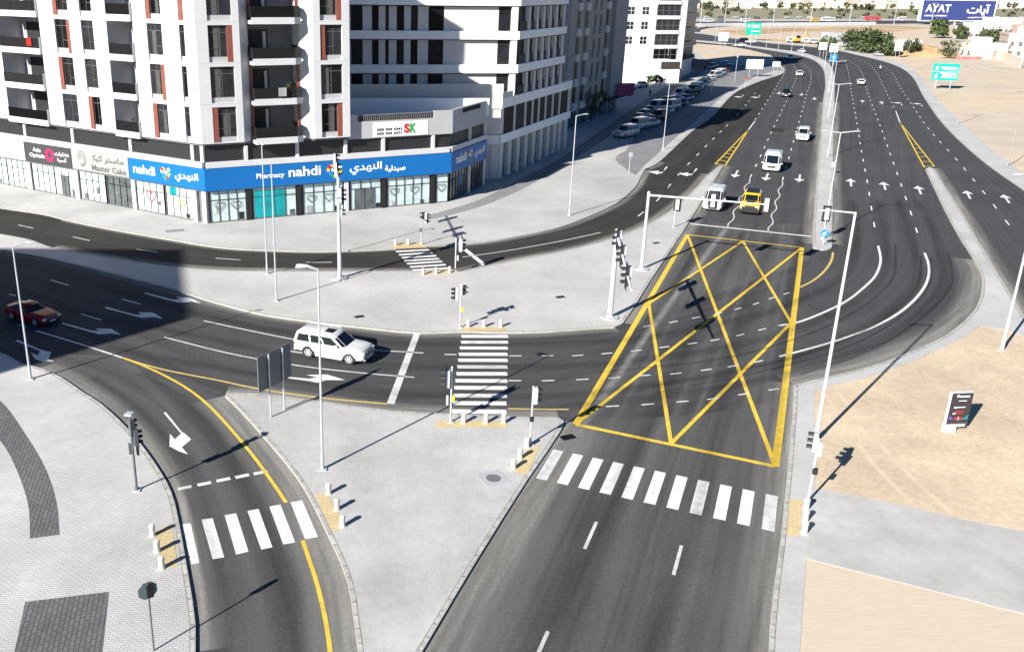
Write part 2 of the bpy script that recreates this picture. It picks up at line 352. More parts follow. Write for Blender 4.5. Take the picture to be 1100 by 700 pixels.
def smooth_line(pts, step=1.0, closed=False):
    """Catmull-Rom through 2-D points"""
    out = []; n = len(pts)
    for i in range(n if closed else n-1):
        p1, p2 = pts[i], pts[(i+1) % n]
        p0 = pts[i-1] if (closed or i > 0) else (2*p1[0]-p2[0], 2*p1[1]-p2[1])
        p3 = pts[(i+2) % n] if (closed or i+2 < n) else (2*p2[0]-p1[0], 2*p2[1]-p1[1])
        k = max(1, min(24, int(hypot(p2[0]-p1[0], p2[1]-p1[1])/step)))
        d = [max(1e-3, hypot(b[0]-a[0], b[1]-a[1])**.5) for a, b in ((p0, p1), (p1, p2), (p2, p3))]
        t0, t1 = 0, d[0]; t2 = t1+d[1]; t3 = t2+d[2]
        for j in range(k):
            t = t1+(t2-t1)*j/k; q = []
            for c in (0, 1):
                a1 = (t1-t)/(t1-t0)*p0[c]+(t-t0)/(t1-t0)*p1[c]; a2 = (t2-t)/(t2-t1)*p1[c]+(t-t1)/(t2-t1)*p2[c]; a3 = (t3-t)/(t3-t2)*p2[c]+(t-t2)/(t3-t2)*p3[c]
                b1 = (t2-t)/(t2-t0)*a1+(t-t0)/(t2-t0)*a2; b2 = (t3-t)/(t3-t1)*a2+(t-t1)/(t3-t1)*a3
                q.append((t2-t)/(t2-t1)*b1+(t-t1)/(t2-t1)*b2)
            out.append(tuple(q))
    if not closed: out.append(tuple(pts[-1]))
    return out
def GL(px, z=0.): return [G(x, y, z) for x, y in px]
def SL(px, z=0., step=1.): return smooth_line(GL(px, z), step)
def resample(pts, step):
    """points every step metres along a polyline, with their direction"""
    L = [0]
    for a, b in zip(pts, pts[1:]): L.append(L[-1]+hypot(b[0]-a[0], b[1]-a[1]))
    n = max(1, round(L[-1]/step)); out = []; j = 0
    for i in range(n+1):
        s = L[-1]*i/n
        while j < len(L)-2 and L[j+1] < s: j += 1
        t = (s-L[j])/max(1e-9, L[j+1]-L[j]); a, b = pts[j], pts[j+1]
        out.append((a[0]+(b[0]-a[0])*t, a[1]+(b[1]-a[1])*t))
    return out
def offset(pts, d):
    """polyline moved d metres to its left"""
    out = []; n = len(pts)
    for i in range(n):
        a, b = pts[max(0, i-1)], pts[min(n-1, i+1)]; l = hypot(b[0]-a[0], b[1]-a[1]) or 1
        out.append((pts[i][0]-(b[1]-a[1])/l*d, pts[i][1]+(b[0]-a[0])/l*d))
    return out
def ribbon(mb, pts, w, z, m, step=1.2, v0=0.):
    """a painted or kerb line of width w centred on pts"""
    p = resample(pts, step); a, b = offset(p, w/2), offset(p, -w/2); v = v0
    for i in range(len(p)-1):
        d = hypot(p[i+1][0]-p[i][0], p[i+1][1]-p[i][1])
        mb.poly([(*b[i], z), (*b[i+1], z), (*a[i+1], z), (*a[i], z)], m, [(0, v), (0, v+d), (w, v+d), (w, v)]); v += d
def strip(mb, left, right, z, m, n=None, across=6):
    """road surface between two edges, UV in metres"""
    n = n or max(8, int(max(len(left), len(right))))
    def rs(p):
        L = [0]
        for a, b in zip(p, p[1:]): L.append(L[-1]+hypot(b[0]-a[0], b[1]-a[1]))
        out = []; j = 0
        for i in range(n+1):
            s = L[-1]*i/n
            while j < len(L)-2 and L[j+1] < s: j += 1
            t = (s-L[j])/max(1e-9, L[j+1]-L[j]); out.append(Vector((p[j][0]+(p[j+1][0]-p[j][0])*t, p[j][1]+(p[j+1][1]-p[j][1])*t, z)))
        return out
    a, b = rs(left), rs(right); v = 0
    for i in range(n):
        d = ((a[i+1]+b[i+1])-(a[i]+b[i])).length/2
        for k in range(across):
            f0, f1 = k/across, (k+1)/across
            q = [a[i].lerp(b[i], f0), a[i].lerp(b[i], f1), a[i+1].lerp(b[i+1], f1), a[i+1].lerp(b[i+1], f0)]
            w0, w1 = (a[i]-b[i]).length, (a[i+1]-b[i+1]).length
            mb.poly(q, m, [(f0*w0, v), (f1*w0, v), (f1*w1, v+d), (f0*w1, v+d)])
        v += d
def dashes(mb, pts, length, period, w, z, m, start=0.):
    L = 0; cum = [0]
    for a, b in zip(pts, pts[1:]): L += hypot(b[0]-a[0], b[1]-a[1]); cum.append(L)
    def at(s):
        j = 0
        while j < len(cum)-2 and cum[j+1] < s: j += 1
        t = (s-cum[j])/max(1e-9, cum[j+1]-cum[j]); return (pts[j][0]+(pts[j+1][0]-pts[j][0])*t, pts[j][1]+(pts[j+1][1]-pts[j][1])*t)
    s = start
    while s+length <= L:
        ribbon(mb, [at(s), at(s+length/2), at(s+length)], w, z, m, length/2); s += period
TXT = {}
def text_mesh(body, mats, extrude=.02, bold=0.):
    c = bpy.data.curves.new('lettering', 'FONT'); c.body = body; c.extrude = extrude; c.offset = bold; c.resolution_u = 4
    o = bpy.data.objects.new('lettering', c); COL.objects.link(o)
    me = bpy.data.meshes.new_from_object(o.evaluated_get(bpy.context.evaluated_depsgraph_get()))
    bpy.data.objects.remove(o); bpy.data.curves.remove(c); me.name = 'lettering'
    me.materials.clear(); me.materials.append(mats); return me
def text(body, o, u, n, w, h, m, parent, origin=(0, 0, 0), name='lettering', up=(0, 0, 1), bold=.012, depth=.03):
    """lettering scaled to w x h metres; o = lower-left corner, u = reading direction, n = outward normal"""
    me = text_mesh(body, m, .01, bold)
    xs = [v.co.x for v in me.vertices]; ys = [v.co.y for v in me.vertices]; x0, x1, y0, y1 = min(xs), max(xs), min(ys), max(ys)
    o, u, n, up = Vector(o)-Vector(origin), Vector(u), Vector(n), Vector(up)
    for v in me.vertices:
        q = v.co.copy(); v.co = o+u*((q.x-x0)/(x1-x0)*w)+up*((q.y-y0)/(y1-y0)*h)+n*(depth/2+(depth/2 if q.z > 0 else -depth/2+.004))
    me.update(); ob = bpy.data.objects.new(name, me); COL.objects.link(ob); ob.parent = parent
    return ob
# ------------------------------------------------------------------ ground, roads, pavements
PZ = .13
mb = MB(); mb.poly([(-2500, -300, -.07), (2500, -300, -.07), (2500, 4500, -.07), (-2500, 4500, -.07)], M['desert']); struct('ground', mb)

def sheet(mb, pts, z, m, rot=0.):
    c, s = cos(rot), sin(rot)
    n = len(pts); area = sum(pts[k][0]*pts[(k+1) % n][1]-pts[(k+1) % n][0]*pts[k][1] for k in range(n))
    if area < 0: pts = pts[::-1]
    for t in tessellate_polygon([[Vector((p[0], p[1], 0)) for p in pts]]):
        q = [pts[k] for k in t]
        if (q[1][0]-q[0][0])*(q[2][1]-q[0][1])-(q[1][1]-q[0][1])*(q[2][0]-q[0][0]) < 0: q = q[::-1]
        mb.poly([(*p, z) for p in q], m, [(p[0]*c-p[1]*s, p[0]*s+p[1]*c) for p in q])

# traced edges (surveyed points of the photograph)
E_I1 = [(-260, 345), (-120, 358), (0, 378), (24, 390), (44, 395), (66, 405), (88, 420), (107, 432), (141, 464), (167, 498), (184, 528), (194, 570), (201, 610), (207, 645), (210, 670), (210, 700), (207, 760), (200, 830)]
E_I2L = [(386, 790), (386, 740), (385, 700), (381, 674), (373, 623), (351, 571), (321, 515), (281, 466), (255, 437), (242, 425)]
E_I2T = [(243, 422), (270, 422), (345, 431), (416, 440), (483, 444), (546, 447), (600, 448)]
E_I2R = [(606, 452), (603, 461), (567, 514), (509, 606), (454, 698), (395, 795)]
E_I3T = [(-260, 214), (-120, 231), (0, 251), (31, 257), (57, 266), (89, 272), (120, 277), (177, 285), (240, 290), (356, 291), (446, 291), (487, 292), (520, 286), (560, 278), (607, 269), (654, 257), (701, 238), (740, 209), (761, 187), (773, 178)]
E_I3R = [(777, 178), (739, 240), (722, 266), (700, 299), (680, 331), (669, 347)]
E_I3B = [(660, 351), (640, 352), (583, 356), (543, 357), (494, 356), (446, 357), (394, 352), (343, 346), (285, 338), (240, 327), (177, 308), (129, 296), (86, 285), (37, 274), (0, 268), (-120, 241), (-260, 221)]
E_I4 = [(-260, 180), (-120, 203), (0, 223), (47, 230), (71, 236), (109, 244), (183, 257), (240, 266), (300, 269), (340, 270), (425, 267), (463, 264), (520, 260), (560, 253), (598, 245), (636, 231), (664, 217), (684, 199), (687, 193), (695, 181), (702, 178), (708, 174), (745, 140), (765, 125), (791, 99), (815, 88), (841, 79), (843, 74)]
E_MEDL = [(873, 262), (874, 238), (881, 150), (884, 110), (886.5, 88), (882, 71), (869, 62.5), (849, 57.5), (830, 54.3), (791, 49), (739, 44), (690, 41)]
E_MEDR = [(894, 262), (895, 200), (895.5, 140), (896.6, 110), (895.7, 78.5), (891, 69), (882, 63), (861, 56.6), (830, 52.3), (791, 47.4), (739, 42.5), (690, 39.5)]
E_COR = [(853, 413), (882, 406), (922, 397), (965, 383), (1000, 368), (1016, 360), (1034, 346), (1047, 332), (1054, 315), (1054, 296), (1046, 279), (1032, 257), (1017, 230), (994, 182)]
E_SEPR = [(1003, 181), (1034, 230), (1061, 276), (1085, 315), (1100, 339), (1150, 420)]
E_RR = [(1200, 275), (1150, 240), (1100, 204), (1067, 181), (1039, 158), (1013, 132), (993, 104), (981, 83), (968, 73), (949, 66), (924, 60), (897, 54), (861, 49.5), (830, 47), (805, 43.7), (753, 36.6), (700, 31)]

# one asphalt sheet under everything, then the surface of each carriageway
mb = MB()
near = GL([(-300, 1000), (845, 1000), (850, 600), (862, 470), (868, 409), (920, 402), (985, 379), (1040, 353), (1070, 352), (1190, 470)])+GL(E_RR)+GL([(700, 44), (739, 46), (782, 49.5), (805, 53.5), (827, 59), (842, 69)])+[(60, 260), (-160, 200), (-160, 40)]
sheet(mb, near, 0, M['asph_cross'], radians(70))
road = struct('road', mb)
def surf(name, mb): return struct('carriageway', mb, road)
mb = MB(); strip(mb, [G(380, 820), G(430, 740), G(603, 460), G(738, 240)], [G(820, 820), G(826, 740), G(852, 430), G(874, 240)], .004, M['asph'], 70, 10); surf('c', mb)
mb = MB(); strip(mb, SL(E_I3B[::-1])+SL([(667, 347), (760, 318), (850, 286), (893, 268)]), SL([(-260, 300), (-120, 340), (0, 372), (66, 402), (150, 404), (243, 421)]+E_I2T[1:]+[(740, 446), (850, 425), (880, 408)]), .008, M['asph_cross'], 90, 10); surf('c', mb)
inner = SL([(872, 268), (885, 280), (894, 268), (895, 240)])+SL(E_MEDR[1:])
outer = SL([(862, 411)]+E_COR[1:])+SL([(985, 165), (962, 118), (950, 96), (940, 76), (925, 68), (905, 62), (882, 57.5), (861, 54), (830, 50.2), (791, 45.6), (739, 40), (700, 36)])
mb = MB(); strip(mb, inner, outer, .012, M['asph_far'], 120, 10); surf('c', mb)
mb = MB(); strip(mb, SL([(1150, 420), (1100, 339), (1061, 276), (1034, 230), (1003, 181), (985, 150), (962, 118), (950, 96), (940, 76), (925, 68), (905, 62), (882, 57.5), (861, 54), (830, 50.2), (791, 45.6), (739, 40), (700, 36)]), SL(E_RR), .006, M['asph_far'], 100, 6); surf('c', mb)
mb = MB(); strip(mb, [G(738, 240)]+SL([(777, 178), (811, 130), (838, 86), (842, 74), (841, 68), (827, 59), (805, 53), (782, 49), (739, 45.5)]), [G(874, 240)]+SL(E_MEDL[2:]), .006, M['asph_far'], 90, 8); surf('c', mb)
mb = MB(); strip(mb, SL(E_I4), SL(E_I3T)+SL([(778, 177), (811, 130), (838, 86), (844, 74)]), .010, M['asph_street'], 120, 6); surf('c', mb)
mb = MB(); strip(mb, SL(E_I1[2:]), SL([(120, 382), (170, 396), (242, 425)]+E_I2L[::-1][1:]), .014, M['asph_slip'], 70, 8); surf('c', mb)

def raised(name, outline, m, kerbs=(), z=PZ, kw=.21):
    mb = MB(); mb.prism(outline, -.05, z, m, M['kerb_side']); o = struct(name, mb)
    for k in kerbs:
        kb = MB(); ribbon(kb, k, kw, z+.004, M['kerb'], 1.0); struct('kerb', kb, o)
    return o
i1, i2l, i2t = SL(E_I1, PZ), SL(E_I2L, PZ), SL(E_I2T, PZ); i2r = SL(E_I2R, PZ, 3)
raised('pavement', i1+[(-40, 20), (-90, 40), (-100, 70)], M['pave_row'], [offset(i1, -.14)])
raised('traffic_island', i2l+i2t+i2r+[(-2, 20)], M['pave'], [offset(i2l, -.14), offset(i2t, -.14), offset(i2r, -.14)])
i3t, i3r, i3b = SL(E_I3T, PZ), SL(E_I3R, PZ, 3), SL(E_I3B, PZ)
raised('traffic_island', i3t+i3r+i3b, M['pave_bright'], [offset(i3t, -.14), offset(i3r, -.14), offset(i3b, -.14)])
i4 = SL(E_I4, PZ)
pav = raised('pavement', i4+GL([(838, 69.5), (800, 66), (757, 64), (742, 52)], PZ)+[(60, 400), (-140, 330), (-150, 180)], M['pave2'], [offset(i4, .14)])
ml, mr = SL(E_MEDL, PZ, 3), SL(E_MEDR, PZ, 3)
nose = smooth_line([ml[0], G(874.5, 266.5, PZ), G(884, 268, PZ), G(892.5, 266.5, PZ), mr[0]], .5)
raised('median_strip', ml[::-1]+nose[1:-1]+mr, M['pave_bright'], [offset(ml, -.14), offset(mr, .14)])
cor = SL(E_COR, PZ); sep = SL(E_SEPR, PZ, 3); west = SL([(820, 830), (824, 740), (827, 673), (832, 627), (839, 577), (846, 508), (852, 440), (853, 413)], PZ, 4)
raised('pavement', west+cor[1:]+GL([(998, 179.5)], PZ)+sep+GL([(1160, 380), (1100, 361), (1082, 355), (1053, 349.5), (1036, 362), (1000, 379), (980, 388), (929, 406), (884, 415.5), (875, 420), (875.5, 526), (882, 525), (983, 544.6), (1029, 556), (1100, 570), (1250, 604), (1250, 702), (1100, 659), (983, 629), (866, 599.5), (859, 700), (855, 830)], PZ), M['pave_bright'], [offset(west, -.14), offset(cor, -.14), offset(sep, -.14)])
rr = SL(E_RR, PZ, 3); rr2 = [G(*p, PZ) for p in ((1200, 250), (1150, 218), (1100, 186), (1067, 162), (1041, 140), (1017, 117), (1001, 99), (987, 79.5), (972, 69.5), (951, 62.5), (925, 57), (897, 51.5), (861, 47.3), (830, 45), (805, 41.8), (753, 35))]
raised('pavement', rr+rr2[::-1], M['pave_bright'], [offset(rr, .14)])
mb = MB(); sheet(mb, GL([(876, 527), (983, 545.5), (1029, 557), (1100, 571), (1250, 605), (1250, 701), (1100, 658), (983, 628), (866, 598.5), (871, 560)], PZ), PZ+.006, M['pave_path']); struct('paved_path', mb)
mb = MB(); sheet(mb, GL([(872, 419), (873, 530), (1000, 552), (1250, 608), (1260, 400), (1160, 374), (1100, 357), (1082, 352), (1053, 347), (1036, 358), (1000, 376), (929, 403), (884, 413)], .11), .11, M['sand']); sand = struct('sand_lot', mb)
for px in ([(884, 420), (905, 452), (940, 500), (985, 545)], [(898, 418), (920, 446), (958, 491), (1024, 553)]):
    mb = MB(); ribbon(mb, SL(px, .11), .34, .115, M['sand_track'], 2); struct('wheel_track', mb, sand)
mb = MB(); sheet(mb, GL([(863, 596), (983, 627), (1250, 700), (1300, 830), (852, 830)], .11), .11, M['sand_row']); struct('sand_lot', mb)
# darker bands and panels laid in the paving
mb = MB(); sheet(mb, smooth_line(GL([(-40, 405), (0, 430), (26, 464), (49, 503), (61, 540), (64, 574)], PZ))+smooth_line(GL([(32, 578), (31, 546), (19, 507), (0, 473), (-40, 440)], PZ)), PZ+.004, M['pave_dark']); struct('paving_band', mb)
mb = MB(); sheet(mb, GL([(27, 646), (117, 635), (113, 674), (107, 725), (10, 725)], PZ), PZ+.004, M['pave_dark']); struct('paving_band', mb)
mb = MB(); up = SL([(456, 232), (470, 228.5), (511, 216), (539, 203), (570, 187), (600, 171), (640, 144), (713, 94.5), (753, 72), (760, 67)], PZ); lo = SL([(458, 236), (470, 234), (513, 223), (559, 204), (600, 181), (640, 156), (718, 101.6), (758, 75.6), (766, 70)], PZ)
sheet(mb, up+lo[::-1], PZ+.004, M['pave_mid']); struct('paved_path', mb)
lot = SL([(683, 188), (672, 181), (662, 172), (664, 167), (672, 162)], PZ, .6)+GL([(690, 135), (722, 106), (762, 77), (772, 70), (836, 70), (839, 74), (812, 82), (778, 102), (756, 122), (712, 160), (700, 171), (690, 180)], PZ)
mb = MB(); sheet(mb, lot, PZ+.006, M['parking']); struct('parking_lot', mb)
mb = MB(); ribbon(mb, SL([(683, 189), (672, 182), (661.5, 173), (663, 167), (672, 162.5)], PZ, .6), .3, PZ+.02, M['kerb']); struct('kerb', mb)
# tactile paving at the crossings
for px in ([(472, 451.5), (546, 452), (545, 459), (466, 459)], [(497, 351.5), (544, 351.5), (544, 356), (496, 356)], [(566, 483), (581, 478), (566, 510), (551, 506)], [(338, 531), (351, 529), (372, 566), (357, 571)], [(166, 571), (185, 562), (191, 608), (175, 612)], [(848, 537), (862, 536), (859, 575), (845, 575)], [(420, 261.5), (455, 260.5), (459, 266), (424, 267.5)], [(449, 292), (488, 289.5), (491, 293.5), (452, 295.5)]):
    mb = MB(); sheet(mb, GL(px, PZ), PZ+.010, M['tactile']); struct('tactile_paving', mb)

# ------------------------------------------------------------------ painted markings: parts of the road
WP, WW, YP, YQ = M['white_paint'], M['white_worn'], M['yellow_paint'], M['yellow_pale']
ZM = .022
def mark(name, mb): return struct(name, mb, road)
def line(px, w, m, z=ZM, name='lane_line', smooth=True):
    mb = MB(); ribbon(mb, SL(px, z) if smooth else GL(px, z), w, z, m); return mark(name, mb)
def dash_line(px, m=WP, length=2.6, period=9.2, w=.16, start=0., z=ZM):
    mb = MB(); dashes(mb, SL(px, z), length, period, w, z, m, start); return mark('lane_line', mb)
def shape(px, m, z=ZM, name='turn_arrow'):
    mb = MB(); sheet(mb, GL(px, z), z, m); return mark(name, mb)
# yellow box junction
mb = MB(); TL, TR, BR, BL = (738.5, 252), (861.5, 265.8), (833, 500.5), (618.5, 455.5); TM, RM, LM, BM = (798, 259), (850, 346.5), (697, 326), (721, 476)
for a, b, w, z in ((TL, BL, .42, .030), (TR, BR, .44, .030), (TL, TR, .28, .032), (BL, BR, .34, .032), (TL, BR, .27, .024), (TR, BL, .27, .026), (TM, RM, .26, .028), (TM, LM, .26, .034), (LM, BM, .26, .036), (RM, BM, .26, .038)):
    ribbon(mb, [G(*a, z), G(*b, z)], w, z, YP, 2.)
mark('yellow_box_marking', mb)
line([(859, 308.6), (874, 301), (886, 290.6), (893, 280), (895, 271)], .22, YQ)
# zebra crossings
mb = MB(); p0, p1 = Vector(G(594.3, 482.6)), Vector(G(575.8, 513.5)); q0, q1 = Vector(G(822.6, 530.4)), Vector(G(818, 568))
al = ((p0-p1)+(q0-q1)).normalized(); ac = (q1-p1).normalized()
for k in range(11):
    o = p1.lerp(q1, k/10); t = p0.lerp(q0, k/10)
    mb.poly([(*o, ZM), (*(o+ac*.62), ZM), (*(t+ac*.62), ZM), (*t, ZM)], WP)
mark('crosswalk', mb)
mb = MB(); c6 = lambda x, y: G(460+x/5.83, 340+y/5.83, ZM)
for (x, y), (x2, y2) in zip(((208, 123), (205, 160), (198, 195), (192, 235), (187, 272), (182, 314), (177, 357), (170, 400), (163, 444), (160, 493), (155, 540), (148, 592)), ((500, 123), (500, 160), (498, 196), (497, 235), (497, 273), (496, 315), (495, 357), (495, 402), (494, 446), (492, 495), (490, 543), (490, 595))):
    ribbon(mb, [c6(x, y), c6(x2, y2)], .6, ZM, WP, 2.)
mark('crosswalk', mb)
mb = MB(); c7 = lambda x, y: G(420+x/6.37, 220+y/6.37, ZM)
for a, b in (((35, 320), (260, 307)), ((55, 342), (285, 327)), ((75, 362), (310, 348)), ((92, 383), (330, 368)), ((110, 403), (350, 387)), ((130, 425), (375, 409)), ((150, 447), (400, 432))):
    ribbon(mb, [c7(*a), c7(*b)], .52, ZM, WP, 2.)
mark('crosswalk', mb)
mb = MB(); c3 = lambda x, y: (*G(180+x/2.333, 400+y/2.333, ZM), ZM)
for q in (((35, 380), (58, 377), (80, 476), (60, 480)), ((85, 368), (113, 364), (142, 462), (113, 467)), ((143, 357), (172, 352), (203, 448), (172, 455)), ((200, 346), (228, 341), (263, 437), (235, 443)), ((255, 335), (283, 330), (320, 425), (290, 430)), ((308, 325), (337, 319), (377, 411), (345, 417))):
    mb.poly([c3(*p) for p in q][::-1], WP)
mark('crosswalk', mb)
mb = MB()
for x, y in ((43, 288), (92, 278), (140, 268), (187, 259), (233, 250)):
    ribbon(mb, [G(180+(x-17)/2.333, 400+(y+3.6)/2.333, ZM), G(180+(x+17)/2.333, 400+(y-3.6)/2.333, ZM)], .3, ZM, WP, 2)
mark('give_way_line', mb)
# stop lines
line([(741.4, 240.3), (872, 254)], .42, WP, name='stop_line', smooth=False)
line([(448.6, 356.5), (419.5, 433.5)], .5, WW, name='stop_line', smooth=False)
line([(497.7, 266.5), (520.5, 284.5)], .5, WP, name='stop_line', smooth=False)
# cross street and slip road
line([(218.6, 344.3), (240, 349), (319, 365), (360, 371), (405, 376), (440, 378), (455, 379)], .16, WW)
line([(176.6, 362), (240, 378), (278, 385.6), (310, 391), (347, 396), (400, 401.4), (445, 405)], .16, WW)
line([(38.6, 355), (85, 369), (131.4, 384)], .18, WP)
for px in (((54, 300.6), (73.7, 306.3)), ((130.6, 321), (151, 326.6)), ((10, 315.7), (17, 317.5)), ((87, 337), (108.6, 343.4)), ((18.6, 348.6), (28.6, 350.6)), ((-20, 282), (0, 287))):
    line(px, .16, WP, smooth=False)
line([(131, 384), (171, 395.7), (240, 409.4), (270, 416), (338.6, 426.3), (416, 433.6)], .18, YQ, name='edge_line')
line([(545.7, 438.6), (580, 439.4), (611, 439.4)], .16, YQ, name='edge_line')
line([(133, 384.4), (160, 395), (197, 414.3), (223, 434), (265.7, 481.4), (291.4, 515.7), (307.3, 539.3)], .2, YP, .024, name='edge_line')
line([(325, 580), (340.7, 627), (351.4, 674), (355, 700), (358, 760)], .2, YP, name='edge_line')
t1 = lambda P: [(80+x/7, 300+y/7) for x, y in P]
shape(t1([(530, 98), (740, 152), (795, 150), (763, 132), (862, 138), (892, 148), (950, 180), (880, 166), (800, 176), (740, 165), (528, 106)]), WP)
shape(t1([(232, 208), (245, 207), (455, 265), (505, 265), (480, 245), (580, 248), (607, 256), (668, 297), (590, 283), (510, 290), (450, 274), (230, 216)]), WP)
shape(t1([(-91, 325), (135, 385), (185, 388), (160, 368), (265, 370), (290, 378), (352, 417), (275, 405), (185, 414), (130, 398), (-94, 333)]), WP)
shape([(p[0]/7.78, 310+p[1]/7.78) for p in [(135, 428), (150, 427), (330, 505), (345, 510), (430, 530), (405, 590), (455, 605), (350, 605), (295, 590), (258, 535), (315, 558), (335, 520), (130, 437)]], WP)
shape([(120+p[0]/5.83, 420+p[1]/5.83) for p in [(325, 135), (338, 130), (440, 255), (455, 262), (498, 300), (440, 350), (478, 395), (420, 375), (360, 345), (365, 265), (395, 300), (435, 265)]], WP)
shape([(305, 404), (331, 406.5), (341, 405), (329, 402.5), (351, 402), (371, 408), (350, 408), (341, 411), (331, 409), (305, 405.6)], WP)
shape([(311, 376.3), (330, 379), (330, 380.2), (311, 377.6)], WW)
# dotted guide lines through the junction
mb = MB()
for row in ([(696, 350), (723.4, 345.6), (748, 341), (771.4, 336.6), (793, 331.4), (812, 326), (829, 320), (845, 315)], [(553.7, 382), (588, 381.8), (620.6, 381.6), (652, 379.4), (683.6, 376.4), (713.6, 372.6), (743.6, 368.7), (768, 365), (795, 359.7), (818.6, 353.7), (840, 348.6)], [(553, 408.6), (588.6, 408.6), (625.7, 407.3), (660, 405.6), (692, 403), (726, 401), (758.6, 397), (787, 393), (815, 388), (842, 382)], [(658, 436), (696, 434), (733, 431), (766, 428), (799, 423), (831.4, 418)], [(484, 380.6)]):
    for i, p in enumerate(row):
        q = row[i+1] if i+1 < len(row) else (2*p[0]-row[i-1][0], 2*p[1]-row[i-1][1]) if len(row) > 1 else (p[0]+35, p[1]+.4)
        a, b = Vector(G(*p, .042)), Vector(G(*q, .042)); d = (b-a).normalized(); ribbon(mb, [a-d*.45, a+d*.45], .14, .042, WP, 2)
mark('lane_line', mb)
line([(838, 349.8), (856, 346.4), (900, 328.4), (915.5, 319), (929, 307.8), (939.5, 297.5), (945, 285.5), (946, 277), (943.4, 264)], .24, WP)
line([(838, 382.5), (874, 373), (908.6, 362.4), (939.5, 350.4), (967, 335), (987.5, 316), (997, 299), (997.8, 285), (993.3, 271.5)], .24, WP)
# worn line ground out of the old surface
FILMS = {}
def film(px, w, kind, z, name, step=1.5, world=None):
    cols = {'dust': ((.36, .345, .315), .95), 'oil': ((.016, .016, .017), .28), 'tyre': ((.012, .012, .013), .4), 'worn': ((.30, .295, .29), 1.1), 'rub': ((.20, .195, .19), .5)}
    if (kind, w) not in FILMS: FILMS[kind, w] = film_mat(f'{kind}_film', *cols[kind], w, {'worn': .35}.get(kind, .06))
    mb = MB(); ribbon(mb, world or SL(px, z), w, z, FILMS[kind, w], step); return mark(name, mb)
film([(781, 244), (700, 352), (640, 436), (560, 545), (495, 640), (440, 720)], .8, 'worn', .0135, 'worn_strip')
film([(781, 244), (700, 352), (640, 436), (550, 560), (470, 690), (430, 750)], 2.0, 'rub', .0125, 'worn_strip')
film([(812, 250), (745, 400), (690, 540), (622, 740)], .9, 'rub', .0130, 'worn_strip')
film([(822, 252), (765, 400), (715, 540), (655, 740)], .6, 'rub', .0131, 'worn_strip')
film([(778, 246), (690, 400), (612, 540), (505, 740)], .7, 'rub', .0132, 'worn_strip')
film([(850, 256), (825, 400), (802, 580), (768, 760)], .6, 'rub', .0133, 'worn_strip')
film([(842, 254), (812, 400), (785, 560), (742, 760)], 1.3, 'rub', .0127, 'worn_strip')
film([(796, 250), (722, 400), (655, 540), (560, 740)], 1.5, 'oil', .0460, 'oil_streak')
film([(828, 254), (780, 400), (742, 560), (680, 760)], 1.7, 'oil', .0461, 'oil_streak')
film([(858, 258), (838, 400), (818, 600), (790, 760)], 1.3, 'oil', .0462, 'oil_streak')
film([(765, 245), (660, 400), (570, 530), (450, 700), (410, 770)], 1.2, 'oil', .0463, 'oil_streak')
for k, px in enumerate(([(100, 372), (240, 396), (340, 412), (470, 424), (620, 424), (760, 404), (850, 385), (915, 360), (960, 330), (985, 295), (978, 255), (965, 215)], [(60, 330), (200, 358), (330, 384), (470, 394), (640, 391), (780, 373), (860, 352), (920, 322), (950, 290), (950, 255), (943, 215)], [(120, 312), (260, 348), (380, 365), (500, 370), (680, 364), (800, 342), (870, 318), (908, 295), (920, 260), (915, 215)], [(620, 436), (760, 418), (860, 398), (940, 368), (1000, 325), (1015, 295), (1003, 250), (985, 215)])):
    film(px, 1.5, 'oil', .0470+k*.0003, 'oil_streak')
for k, px in enumerate(([(700, 415), (820, 392), (900, 368), (955, 338), (985, 308), (990, 275)], [(706, 421), (826, 397), (908, 373), (965, 342), (996, 310), (1000, 276)], [(640, 400), (780, 384), (870, 358), (925, 330), (958, 300), (962, 262)], [(860, 402), (930, 378), (985, 345), (1022, 305), (1018, 270)])):
    film(px, .34, 'tyre', .0485+k*.0002, 'tyre_mark')
for k, px in enumerate(([(60, 350), (140, 395), (195, 450), (232, 520), (262, 600), (282, 710)], [(150, 400), (220, 455), (262, 520), (300, 610), (322, 710)])):
    film(px, 1.4, ('rub', 'oil')[k], .0170+k*.0003, ('worn_strip', 'oil_streak')[k])
film([(100, 405), (160, 455), (200, 520), (228, 600), (240, 710)], 1.2, 'oil', .0495, 'oil_streak')
# dust swept against the kerbs
for k, (px, w, s) in enumerate(((E_I2R, 5.6, 0), (E_I3B, 2.8, 0), (E_I2T, 2.6, 0), (E_I2L, 5.0, 0), (E_COR[:11], 4.4, 0), (E_I3R, 3.2, 0), ([(824, 740), (832, 627), (839, 577), (846, 508), (852, 440), (853, 413)], 3.8, 0), (E_MEDR[:4], 2.6, 0), (E_MEDL[:4], 2.6, 0), (E_I4[4:22], 2.4, 0), (E_I3T[4:19], 2.4, 0), (E_SEPR, 2.6, 0), (E_I1[4:16], 3.0, 0))):
    film(None, w, 'dust', .0186+k*.00004, 'kerb_dust', world=SL(px))
for (px, s, m_) in (((930, 165), (2.2, 6), 'asph_main'), ((250, 372), (1.6, 2.6), 'asph_main'), ((835, 140), (2.4, 5), 'asph_street')):
    p = Vector(G(*px)); d = Vector((sin(.4112), cos(.4112))); n = Vector((d.y, -d.x)); mb = MB(); a, b = s[0]/2, s[1]/2
    mb.poly([(*(p-n*a-d*b), .0118 if px[1] > 200 else .0145), (*(p+n*a-d*b), .0118 if px[1] > 200 else .0145), (*(p+n*a+d*b), .0118 if px[1] > 200 else .0145), (*(p-n*a+d*b), .0118 if px[1] > 200 else .0145)], M[m_ if m_ in M else 'asph_cross'], [(0, 0), (s[0], 0), (s[0], s[1]), (0, s[1])]); mark('asphalt_patch', mb)
